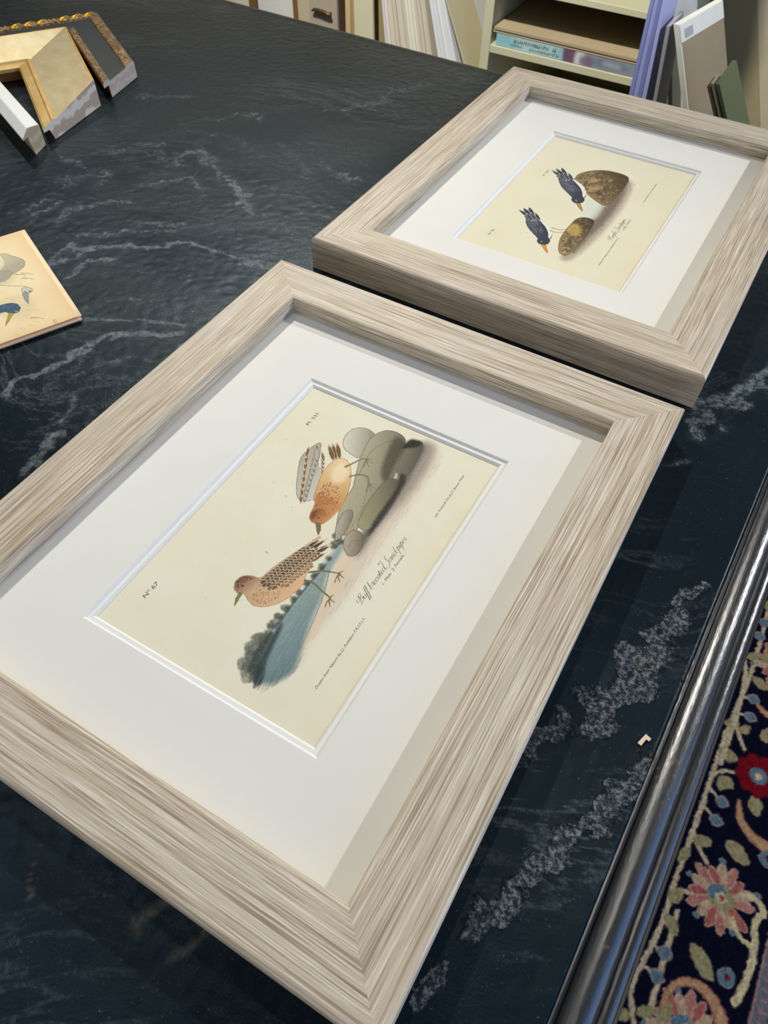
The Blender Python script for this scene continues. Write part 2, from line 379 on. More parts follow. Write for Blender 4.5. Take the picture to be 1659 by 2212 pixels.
GLY = {
'a': (.95, [[(.75, .85), (.45, 1), (.1, .7), (.05, .3), (.25, 0), (.55, .2), (.75, .9), (.72, .3), (.85, 0), (1.1, .25)]]),
'b': (.8, [[(-.05, .3), (.25, 1.2), (.4, 2.1), (.2, 2.1), (.15, 1.2), (.15, .3), (.35, 0), (.6, .3), (.6, .8), (.45, 1), (.3, .85)]]),
'd': (.95, [[(.7, .85), (.4, 1), (.08, .6), (.1, .15), (.35, 0), (.65, .4), (.95, 2.1), (.75, .5), (.85, 0), (1.1, .25)]]),
'e': (.65, [[(.05, .45), (.5, .6), (.5, .95), (.25, .95), (.05, .5), (.15, .05), (.45, .05), (.75, .35)]]),
'f': (.5, [[(0, .3), (.4, 1.3), (.6, 2.1), (.42, 2.2), (.3, 1.4), (.1, -.6), (0, -1.2), (-.12, -1.1), (.1, -.3), (.45, .3)]]),
'i': (.45, [[(0, .3), (.22, .95), (.18, .3), (.3, 0), (.55, .3)], [(.3, 1.45), (.36, 1.55)]]),
'n': (.85, [[(0, .6), (.2, .95), (.2, .6), (.15, 0)], [(.17, .4), (.45, .95), (.6, .85), (.55, .3), (.7, 0), (.95, .3)]]),
'p': (.8, [[(0, .4), (.25, 1.2), (.2, .5), (-.05, -1.1)], [(.15, .4), (.4, .95), (.65, .8), (.6, .3), (.4, 0), (.2, .15)]]),
'r': (.65, [[(0, .3), (.2, 1.05), (.3, .9), (.5, .9), (.42, .4), (.5, 0), (.75, .3)]]),
's': (.55, [[(0, .3), (.3, 1.05), (.42, .5), (.3, 0), (.08, .1)], [(.3, 0), (.65, .3)]]),
't': (.5, [[(0, .3), (.3, 1.6), (.2, .4), (.35, 0), (.6, .3)], [(0, 1.05), (.5, 1.1)]]),
'u': (.9, [[(0, .5), (.15, .95), (.12, .3), (.3, 0), (.55, .3), (.65, .95), (.62, .3), (.75, 0), (1, .3)]]),
'l': (.5, [[(0, .3), (.35, 1.5), (.35, 2.1), (.2, 1.9), (.15, .6), (.3, 0), (.55, .3)]]),
'B': (1.35, [[(.1, 1.6), (-.3, 1.7), (-.3, .9), (.2, 1), (.6, 2), (.5, .6), (.1, -.1), (-.2, .1)], [(.3, 1.6), (.7, 2.25), (1.2, 2), (1, 1.3), (.6, 1.15), (1.2, 1), (1.2, .3), (.7, -.05), (.35, .2)]]),
'P': (1.2, [[(.1, 1.6), (-.3, 1.7), (-.3, .9), (.2, 1), (.6, 2), (.5, .6), (.1, -.1), (-.2, .1)], [(.3, 1.6), (.7, 2.25), (1.2, 2), (1, 1.3), (.6, 1)]]),
'S': (1.15, [[(1.3, 1.9), (1.1, 2.4), (.7, 2.2), (.75, 1.5), (.95, .7), (.6, -.2), (.1, -.5), (-.3, -.1), (.1, .3)]]),
'-': (.5, [[(0, .5), (.35, .55)]]), '.': (.4, [[(0, 0), (.06, .06)]]), ' ': (.55, [])}
def script_tris(s, x, y, ux, uy, shear=.45, col=(58, 55, 50), w=.16):
    out_v = []; out_f = []; cx = 0
    for ch in s:
        adv, strokes = GLY[ch]
        for st in strokes:
            P = spline(st, False, 6) if len(st) > 2 else np.array(st, float)
            P = np.column_stack([(P[:, 0] + cx) * ux + P[:, 1] * uy * shear, P[:, 1] * uy])
            d = np.gradient(P, axis=0); l = np.linalg.norm(d, axis=1, keepdims=True) + 1e-9; d /= l
            wid = w * (.75 + 1.15 * np.clip(-d[:, 1], 0, 1)) if uy > 1.2 else np.full(len(P), w)
            nn = np.column_stack([-d[:, 1], d[:, 0]]); b0 = len(out_v)
            for p, q, ww in zip(P, nn, wid): out_v += [p + q * ww * .5, p - q * ww * .5]
            for i in range(len(P) - 1):
                a = b0 + 2 * i; out_f += [(a, a + 1, a + 3), (a, a + 3, a + 2)]
        cx += adv
    v = np.array(out_v) + np.array([x, y]); return (v, out_f, col)

# ------------------------------------------------------------------ the two printed sheets (generic shore-bird pictures)
PAPER = np.array([231, 226, 203.])
def paper(cv, tone=(214, 196, 150)):
    n = smooth_field(cv.h, cv.w, 90, 1); n2 = smooth_field(cv.h, cv.w, 28, 1)
    a = np.clip(.05 + .05 * n + .025 * n2, 0, .22)[..., None]; cv.C = cv.C * (1 - a) + np.array(tone, float) * a
    ex = np.minimum(np.abs(cv.X - cv.xs[0]), np.abs(cv.X - cv.xs[-1])); ey = np.minimum(np.abs(cv.Y - cv.ys[0]), np.abs(cv.Y - cv.ys[-1]))
    e = np.clip(1 - np.minimum(ex, ey) / 16, 0, 1)[..., None] ** 2 * .22; cv.C = cv.C * (1 - e) + np.array((226, 206, 168.)) * e

def picture_one():
    cv = Canvas(-117, 117, -80, 80, .25, PAPER, .12, 4); paper(cv)
    LEG = (112, 112, 74); INK = (58, 52, 46)
    # ground wash
    cv.cloud([(108, -20), (109, -34), (88, -40), (52, -41), (22, -40), (-6, -41), (-36, -42), (-60, -40), (-80, -43), (-66, -34), (-30, -30), (10, -26), (60, -22)], (214, 198, 178), .75, 9)
    cv.cloud([(106, -19), (108, -30), (90, -35), (60, -36), (30, -33), (2, -33), (4, -27), (40, -25), (80, -20)], (150, 140, 128), .85, 8)
    cv.cloud([(104, -18), (104, -25), (84, -28), (60, -30), (30, -30), (5, -31), (8, -26), (50, -25), (80, -20)], (98, 92, 84), .8, 5)
    for k in range(60):
        x = rng.uniform(-70, 100); y = -37 - rng.random() * 5; cv.stroke([(x, y), (x + 3 + 5 * rng.random(), y + .5)], .25, .15, (170, 156, 140), .5, False)
    # water with far bank
    cv.poly([(12, -18), (2, -22), (-20, -24), (-34, -29), (-52, -33), (-66, -37), (-84, -42), (-97, -36), (-99, -27), (-90, -21), (-60, -17), (-20, -17)], (150, 166, 160), .95, 4.0, True, None, .5, None, (104, 128, 130), (-.25, -.97), .06)
    for k in range(90):
        x = rng.uniform(-98, 2); y = rng.uniform(-40, -18)
        if y < -17 - (x + 105) * -.02 and y > -22 - (2 - x) * .19: cv.stroke([(x, y), (x + rng.uniform(5, 16), y + .3)], .3, .1, (196, 202, 190) if k % 2 else (96, 116, 118), .35, False)
    cv.stroke([(-16, -22.5), (-34, -29.5), (-56, -35), (-72, -37.5)], .5, .3, (92, 96, 84), .7)
    bush = [(-97, -22, 6), (-92, -17.5, 6.5), (-86, -15.5, 6.5), (-80, -15, 6), (-100, -27, 4.5), (-74, -15.5, 4.5), (-66, -15, 3.4), (-60, -14.8, 2.8), (-53, -14.8, 2.8), (-46, -15, 2.4), (-40, -15.2, 2.2), (-32, -16, 2.2), (-25, -16.4, 2.4), (-18, -17, 2.6), (-10, -17.5, 2), (1, -15, 3.2), (6, -13, 3.6), (10, -12, 2.8), (5, -17, 2.4)]
    for (x, y, r) in bush:
        for q in range(5):
            a = rng.uniform(0, 6.28); X0, Y0, R0 = x + .5 * r * math.cos(a), y + .4 * r * math.sin(a), r * rng.uniform(.45, .75)
            cv.cloud([(X0 - R0, Y0), (X0, Y0 - R0 * .8), (X0 + R0, Y0), (X0, Y0 + R0)], (112, 116, 100) if q % 2 else (88, 94, 84), .6, 1.8, .6)
        cv.cloud([(x - r * .9, y - r * .5), (x, y - r * .95), (x + r * .9, y - r * .5), (x, y - r * .1)], (58, 66, 66), .75, 2.2, .5)
    cv.stroke([(-64, -17.6), (-48, -17.2), (-30, -17.8), (-14, -18.6)], 1.6, .8, (74, 82, 80), .7)
    cv.cloud([(-100, -26), (-84, -21), (-64, -18.5), (-66, -21), (-86, -25.5), (-98, -31)], (54, 64, 64), .85, 3)
    for k in range(40):
        x = rng.uniform(-104, -84); y = -30 - (x + 104) * .55 + rng.uniform(-5, 3); cv.stroke([(x, y), (x + rng.uniform(5, 12), y + rng.uniform(-.5, 1.5))], .5, .2, (120, 140, 142) if k % 2 else (92, 104, 106), .45, False)
    # warm shore
    cv.poly([(8, -21), (-2, -23), (-16, -25), (-34, -31), (-50, -35), (-66, -38), (-58, -40), (-36, -37), (-14, -33), (4, -30)], (222, 200, 172), .8, 2.5)
    # boulders
    def rock(p, c, c2, gd, e=(88, 82, 72), sh=(84, 80, 70), f=(.5, -.85), amt=.75, pw=1.6):
        r = cv.poly(p, c, 1, None, True, e, .35, None, c2, gd, .05); cv.shade(r, sh, f[0], f[1], pw, amt, .3); return r
    rock([(72, 18), (76, 26), (86, 30), (96, 27), (99, 18), (94, 8), (80, 4), (72, 9)], (186, 182, 160), (214, 210, 188), (-.3, .95), amt=.45)
    rock([(104, -12), (107, -16), (106, -22), (96, -25), (78, -27), (72, -24), (76, -17), (90, -13)], (112, 106, 92), (138, 130, 112), (.2, .9), amt=.8)
    rock([(62, 6), (74, 10), (92, 13), (103, 9), (107, 1), (104, -9), (90, -14), (66, -20), (40, -21), (18, -21), (10, -16), (14, -8), (32, -1), (46, 0)], (170, 162, 134), (186, 178, 148), (.1, 1), amt=.62, pw=2.0)
    cv.cloud([(86, -4), (102, -2), (100, -11), (78, -15), (62, -18), (68, -10)], (76, 72, 62), .75, 5)
    cv.stroke([(58, 2), (80, 6), (94, 2), (97, -4), (88, -8)], .4, .3, (92, 86, 74), .7)
    cv.stroke([(18, -17), (34, -15), (52, -9), (60, -2)], .35, .25, (104, 96, 82), .6)
    rock([(30, -17), (40, -15), (56, -15), (66, -17), (68, -24), (60, -28), (40, -29), (26, -29), (20, -25), (22, -19)], (160, 154, 120), (146, 140, 108), (.9, .1), amt=.8)
    rock([(8, -11), (14, -8), (26, -6), (30, -10), (24, -14), (10, -16), (4, -14)], (168, 160, 142), (186, 176, 158), (0, 1), amt=.5)
    rock([(14, -18), (18, -21), (16, -27), (8, -31), (1, -31), (-2, -27), (2, -21), (8, -18)], (166, 156, 130), (180, 168, 144), (.2, .9), amt=.6)
    cv.stroke([(4, -24), (9, -23), (11, -27), (7, -28.5)], .35, .25, (110, 100, 84), .7)
    cv.cloud([(30, -27), (60, -26), (74, -22), (70, -28), (40, -31), (18, -30)], (52, 50, 46), .8, 3)
    cv.cloud([(96, -11), (106, -12), (108, -20), (103, -20), (98, -15)], (40, 40, 36), .8, 3)
    # standing bird, facing left
    body = [(-56, 13), (-60, 8), (-61.5, 2), (-58, -5), (-51, -10.5), (-42, -13.5), (-33, -14.5), (-26, -12), (-14, -8.5), (0, -4.5), (1, -3), (-9, 0.5), (-22, 5), (-34, 8.5), (-42, 10), (-46, 13)]
    cv.poly(body, (222, 184, 142), 1, None, True, (150, 116, 84), .3, None, (196, 160, 122), (0, 1), .03)
    # folded wing and tail feathers
    for (x, y, a, l) in [(-9, -2.2, -15, 22), (-8, -5.0, -19, 24), (-10, -7.6, -24, 24), (-8, -9.8, -27, 18), (-15, -10.2, -25, 20), (-13, -5.5, -20, 18), (-16, -3.0, -16, 18), (-17, -8, -24, 18)]:
        cv.feather(x, y, math.radians(a), l, 3.0, (70, 58, 46), (216, 202, 176), .38)
    for r in range(8):
        for k in range(13, -1, -1):
            t = k / 13.; x = -46 + t * 34 + (r % 2) * 1.3; y = 9.2 - t * 9.0 - r * 2.05 - .0025 * (x + 30) ** 2 * (r > 5)
            if x > -9 or y < -12.6 + (x + 44) * .02 or (r > 5 and (k < 2 or k > 10)): continue
            cv.feather(x, y, math.radians(-18 - 1.6 * r), 5.0, 2.7, (84, 66, 50) if r < 4 else ((112, 86, 62) if r < 6 else (150, 114, 80)), (224, 204, 170), .26)
    head = [(-58, 12), (-59.5, 16), (-57.5, 20), (-53, 22), (-48, 20.5), (-45, 16), (-44.5, 11), (-48, 7), (-54, 7)]
    cv.poly(head, (214, 184, 150), 1, .9, True, None, .3, None, (126, 90, 68), (.2, 1))
    cv.dots([(-58, 17), (-53, 21.5), (-47, 19), (-46, 13), (-52, 17)], 60, .3, .5, (84, 58, 44), .8)
    cv.dots([(-59, 5), (-55, 9), (-45, 9), (-42, -2), (-50, -8), (-58, -3)], 90, .28, .45, (112, 84, 62), .75)
    cv.poly([(-58.3, 15.6), (-58.3, 13.2), (-63, 12.4), (-68.2, 11.8), (-64, 14.2)], (132, 134, 76), 1, None, False, (70, 70, 44), .3)
    cv.poly([(-54.6, 16.5), (-53.6, 17.6), (-52.6, 16.5), (-53.6, 15.4)], (52, 36, 28), 1, None, True, (200, 170, 140), .3)
    for leg in ([(-25, -12.5), (-20, -19), (-17.5, -25), (-16, -29.5)], [(-31, -14), (-30, -19.5), (-32, -27), (-33.5, -34)]):
        cv.stroke(leg, 1.3, .9, LEG); fx, fy = leg[-1]
        for dx, dy in ((-7, -1), (-5, -3.2), (-1.5, -4), (2.5, -1)): cv.stroke([(fx, fy), (fx + dx * .5, fy + dy * .4 + .4), (fx + dx, fy + dy)], .9, .5, LEG)
    # perched bird, head lowered, one wing lifted
    wing2 = [(46, 22), (52, 30), (60, 37), (70, 40), (67, 35), (60, 27), (56, 20)]
    cv.poly([(28, 16), (21, 20), (20, 26), (28, 33), (42, 41), (54, 45.5), (70, 42), (64, 37), (52, 31), (46, 24)], (206, 202, 188), 1, None, True, (110, 96, 80), .35, None, (176, 168, 150), (.2, 1), .04)
    for k in range(9):
        t = k / 8.; cv.feather(26 + 34 * t, 24 + 13.5 * t, math.radians(27 + 6 * t), 15, 3.0, (190, 184, 168), (126, 116, 100), .3)
    for k in range(8):
        t = k / 7.; cv.feather(22 + 36 * t, 25 + 19 * t, math.radians(33 - 10 * t), 12, 2.4, (116, 86, 64), (206, 190, 164), .35)
    for k in range(5):
        t = k / 4.; cv.feather(47 + 13 * t, 24.5 + 8 * t, math.radians(42), 12, 2.6, (120, 98, 74), (226, 216, 196), .4)
    for (x, y, a) in [(68, 28, 42), (66, 29.5, 46), (70, 26, 40)]: cv.feather(x, y, math.radians(a), 17, 3.4, (112, 84, 60), (202, 184, 150), .4)
    bb = [(9, 7), (13, 10), (20, 12.5), (27, 18), (38, 22), (50, 25), (60, 24), (66, 20), (64, 13), (56, 6.5), (44, 1), (32, -2), (22, -1.5), (15, 0), (10, 2)]
    r = cv.poly(bb, (214, 164, 104), 1, None, True, (150, 108, 70), .35, None, (232, 206, 158), (1, .35), .03); cv.shade(r, (180, 122, 72), -.9, -.3, 1.5, .7, .15)
    cv.cloud([(48, 8), (58, 10), (62, 18), (52, 20), (44, 14)], (240, 222, 186), .8, 5, .1)
    cv.dots([(16, 9), (28, 16), (40, 20), (44, 12), (36, 2), (22, 1)], 150, .35, .6, (128, 84, 52), .8)
    hd = [(8.5, 5), (9, 9), (12.5, 11.5), (17.5, 11.5), (21, 7.5), (19, 1.5), (14, -.5), (10, 1)]
    cv.poly([(9, 2), (10, 9), (14, 12), (22, 14), (30, 16), (30, -1), (20, -2), (13, -.5)], (202, 148, 92), 1, 1.2, True, None, .3, None, (176, 122, 76), (0, 1)); cv.poly(hd, (202, 146, 92), 1, .9, True, None, .3, None, (138, 90, 58), (.2, 1))
    cv.dots([(16, 10), (24, 14), (32, 14), (32, 2), (22, 0), (16, 2)], 70, .35, .55, (128, 84, 52), .75)
    cv.dots([(9.5, 8), (13, 11), (18, 10.5), (16, 7.5)], 40, .3, .45, (92, 58, 40), .8)
    cv.poly([(9.4, 5), (10.5, 1.8), (6, -1.2), (1.6, -2.4), (5.2, 1.6)], (120, 112, 80), 1, None, False, (70, 64, 46), .3)
    cv.poly([(12.4, 5.6), (13.3, 6.6), (14.2, 5.6), (13.3, 4.6)], (46, 32, 24), 1, None, True, (220, 190, 150), .3)
    for leg in ([(60, 14), (66, 11), (72, 8), (73.5, 5)], [(54, 6.5), (59, 2), (60, -4), (55, -8)]):
        cv.stroke(leg, 1.4, .9, (124, 122, 96)); fx, fy = leg[-1]
        for dx, dy in ((-5, -5), (-1, -5.5), (-7, -2), (2, -3)): cv.stroke([(fx, fy), (fx + dx * .5, fy + dy * .4), (fx + dx, fy + dy)], .9, .5, (124, 122, 96))
    for (x, y) in [(17, 34), (23, 48), (-40, 40), (12, 25), (-72, 30), (60, 64), (-5, 52)]: cv.dots([(x - 1, y), (x, y - 1), (x + 1, y), (x, y + 1)], 3, .12, .22, (120, 110, 92), .7)
    I = (66, 62, 54)
    tx = [text_tris('N\u00ba 67', -91, 61, 3.9, .1, col=I, width=12.5), text_tris('Pl. 331.', 79.5, 58, 3.4, .0, col=I, width=15.5),
          text_tris('2', -27, 17.5, 2.6, .2, col=I), text_tris('1', 17, 33.5, 2.2, .2, col=I),
          script_tris('Buff breasted Sand-piper.', -28, -52.6, 3.15, 2.35, .5, I, .17), text_tris('N.T.', 1.5, -47.4, 2.1, .3, col=(110, 104, 92)),
          text_tris('1. Male  2. Female.', -10, -57.3, 2.7, .3, col=I, width=26),
          text_tris('Drawn from Nature by J.J. Audubon F.R.S.F.L.S.', -87, -59.6, 2.3, .35, col=I, width=52),
          text_tris('Lith. Printed & Col. by J.T. Bowen, Philad.', 53, -60.4, 2.2, .35, col=I, width=42)]
    return cv, tx

def picture_two():
    cv = Canvas(-124, 114, -80, 80, .36, PAPER * np.array([.985, .98, .96]), .12, 4); paper(cv)
    I = (84, 78, 68); SL = (54, 56, 66); SL2 = (86, 88, 98)
    cv.cloud([(64, -22), (56, -31), (20, -36), (-20, -36), (-60, -33), (-98, -26), (-99, -17), (-70, -14), (-20, -16), (30, -18)], (168, 154, 136), .85, 8)
    cv.cloud([(66, -20), (50, -27), (10, -31), (-30, -30), (-60, -27), (-88, -24), (-70, -20), (-20, -20), (20, -22)], (106, 94, 82), .75, 6)
    cv.cloud([(8, -16), (6, -2), (-8, -4), (-26, -14), (-16, -22)], (206, 214, 206), .6, 8)
    def rock(p, cells):
        r = cv.poly(p, (150, 130, 92), 1, .8, True, (84, 70, 52), .4, None, (120, 100, 70), (.6, -.7), .08)
        w, m, d = r
        cv.dots(p, cells, 1.6, 3.2, (112, 92, 62), .7); cv.dots(p, cells, .9, 1.9, (184, 164, 122), .65); cv.dots(p, cells // 2, .5, 1.2, (66, 54, 40), .7)
        cv.shade(r, (60, 50, 38), .55, -.8, 1.8, .75, .2)
    rock([(20, 7), (24, 18), (38, 24), (52, 23), (66, 12), (73, -4), (70, -22), (48, -25), (24, -24), (6, -21), (10, -8)], 110)
    rock([(-76, -6), (-62, -4), (-46, -4), (-30, -6), (-24, -14), (-28, -22), (-52, -24), (-78, -23), (-94, -20), (-92, -12)], 80)
    cv.cloud([(-56, -6), (-44, -4.5), (-40, -10), (-50, -18), (-60, -16)], (198, 170, 92), .75, 5, .4)
    for k in range(26):
        x = rng.uniform(18, 66); y = 20 - abs(x - 40) * .55 - rng.uniform(2, 30)
        if y > -22: cv.cloud([(x - 4, y), (x, y - 2.6), (x + 4, y), (x, y + 2.6)], (176, 154, 112) if k % 2 else (92, 76, 54), .6, 2.2, .3)
    for k in range(50):
        x = rng.uniform(-90, 60); y = -24 - rng.random() * 9; cv.stroke([(x, y), (x + 4, y + .6)], .5, .3, (96, 84, 72), .5, False)
    for (bx, by, sc, bill) in ((0, 0, 1, (168, 136, 92)), (-85, 1, .93, (214, 146, 62))):
        f = lambda p: [(bx + x * sc, by + y * sc) for x, y in p]
        for (x, y, a) in [(42, 41, 52), (45, 38, 40), (38, 42, 66)]: q = f([(x, y)])[0]; cv.feather(q[0], q[1], math.radians(a), 20 * sc, 4.2, (52, 54, 64), (176, 174, 170), .35)
        bd = f([(2, 10), (8, 19), (15, 28), (24, 35), (34, 39), (40, 38), (40, 31), (36, 22), (31, 14), (24, 7), (15, 2.5), (7, 2.5)])
        cv.poly(bd, SL, 1, .6, True, (40, 40, 46), .4, None, SL2, (-.5, .85), .05)
        cv.poly(f([(9, 2.6), (17, 3.2), (26, 8), (33, 16), (38, 27), (33, 22), (26, 14), (18, 8), (11, 5)]), (232, 228, 220), 1, .6, True, (158, 154, 148), .3)
        for k in range(46):
            t = rng.random(); u = rng.random(); q = f([(13 + 22 * t - 5 * u + 4, 11 + 22 * t + 9 * u)])[0]
            cv.feather(q[0], q[1], math.radians(44), 4.6, 2.2, (58, 60, 72), (132, 134, 144), .3)
        for (x, y, a) in [(38, 33, 44), (35, 36, 50), (40, 29, 40)]: q = f([(x, y)])[0]; cv.feather(q[0], q[1], math.radians(a), 17 * sc, 3.2, (50, 52, 62), (186, 184, 180), .35)
        cv.poly(f([(-5, 4.5), (-4, 9.5), (1, 12.5), (7, 11.5), (10, 6), (7, 1.5), (0, .2)]), (64, 66, 76), 1, .6, True, (40, 40, 46), .3)
        cv.poly(f([(-4.6, 6), (-3, 1.6), (-13, -4.6), (-16.5, -5.5), (-10, 1.6)]), bill, 1, .5, False, (80, 60, 40), .3)
        q = f([(-.2, 7.4)])[0]; cv.dots([(q[0] - 1.4, q[1]), (q[0], q[1] - 1.4), (q[0] + 1.4, q[1]), (q[0], q[1] + 1.4)], 4, .5, .7, (210, 206, 196), .9)
        for lx in (23, 29): cv.stroke(f([(lx, 8), (lx, 1), (lx + 4, -4)]), 1.2, .8, (176, 146, 84))
    tx = [text_tris('N\u00ba 66', -101, 53.5, 3.6, .1, col=I, width=11), text_tris('Pl. 330.', 26.5, 52.5, 3.2, 0, col=I, width=13),
          text_tris('1', 17, 42.5, 2.2, .2, col=I), text_tris('2', -79, 25, 2.2, .2, col=I),
          script_tris('Purple Sandpiper.', -49, -47, 3.3, 2.5, .5, I, .19), text_tris('1. Male  2. Female.', -28, -51, 2.5, .3, col=I, width=22),
          text_tris('Drawn from Nature by J.J. Audubon F.R.S.F.L.S.', -93, -51.4, 2.2, .35, col=I, width=52),
          text_tris('Lith. Printed & Col. by J.T. Bowen, Philad.', 32, -51.4, 2.1, .35, col=I, width=41)]
    return cv, tx

# ------------------------------------------------------------------ picture frames
FU, FV, RW, FH = 0.1755, 0.2147, 0.0397, 0.0298
PROF = [(0, 0), (0, .0272), (.0006, .0288), (.0022, FH), (.0375, FH), (.0392, .0292), (.0398, .0280), (.0402, .0225), (.0398, .0208), (.0384, .0203), (.0384, .0135), (.0330, .0135), (.0330, 0)]
def rail(parent, ang, half_along, half_across):
    L = half_along; n = len(PROF); v = []; f = []
    segs = 2
    for s in (-1, 1):
        for (w, z) in PROF: v.append((s * (L - w), -w, z))
    for i in range(n):
        j = (i + 1) % n; f.append((i, j, n + j, n + i))
    f.append(tuple(range(n))[::-1]); f.append(tuple(range(n, 2 * n)))
    # local x runs along the rail, local y points outwards
    o = mobj('frame_rail', v, f, M_wood, parent)
    c, s = math.cos(ang), math.sin(ang)
    o.rotation_euler = (0, 0, ang); o.location = (-s * half_across, c * half_across, 0)
    o.scale = (1, 1, 1)
    return o
def ring(mb, a, b, za, zb, mi=0):
    # a, b : (u0,u1,v0,v1) rectangles ; ring surface between them (a outer)
    A = [(a[0], a[2], za), (a[1], a[2], za), (a[1], a[3], za), (a[0], a[3], za)]; B = [(b[0], b[2], zb), (b[1], b[2], zb), (b[1], b[3], zb), (b[0], b[3], zb)]
    mb.add(A + B, [(0, 1, 5, 4), (1, 2, 6, 5), (2, 3, 7, 6), (3, 0, 4, 7)], mi)
def inset(r, d): return (r[0] + d, r[1] - d, r[2] + d, r[3] - d)
def picture_frame(loc, rz, opening, label, canvas, tx, rv=.0024):
    t = empty('picture_frame', loc, rz); tag(t, label, 'picture frame', 'matching wood frames lying on the table')
    for a, al, ac in ((0, FU, FV), (math.pi, FU, FV), (math.pi / 2, FV, FU), (-math.pi / 2, FV, FU)): rail(t, a, al, ac)
    zt = ZM - T; full = (-FU + .034, FU - .034, -FV + .034, FV - .034)
    mb = MB(); ring(mb, full, opening, zt, zt); b0 = inset(opening, .0014); ring(mb, opening, b0, zt, zt - .0015, 1); ring(mb, b0, full, zt - .0015, zt - .0015)
    mb.build('mat', [M_mat, M_core], t)
    zi = zt - .0016; op2 = inset(b0, rv); b2 = inset(op2, .0015); mb = MB(); ring(mb, inset(full, .001), op2, zi, zi); ring(mb, op2, b2, zi, zi - .0015, 1); ring(mb, b2, inset(full, .001), zi - .0015, zi - .0015)
    mb.build('inner_mat', [M_inner, M_core], t)
    p = sheet('print', canvas, M_print, t, tx, gain=1.03); p.location = (0, 0, zi - .0017); p.rotation_euler = (0, 0, math.pi / 2)
    return t, p
cv1, tx1 = picture_one()
picture_frame((-.0029, .0046, T), 0, (-.0821 + .0029, .0821 + .0029, -.12 - .0046, .12 - .0046), 'greige wood frame nearest the camera, its print showing two brown shorebirds beside pale grey boulders', cv1, tx1)[1].location.xy = (.0029, -.0046)
cv2, tx2 = picture_two()
picture_frame((.0024, .4727, T), -.0045, (-.0807, .084, -.1271, .1163), 'greige wood frame behind the nearest one, its print showing two dark slate-backed birds on rocks', cv2, tx2, .0016)

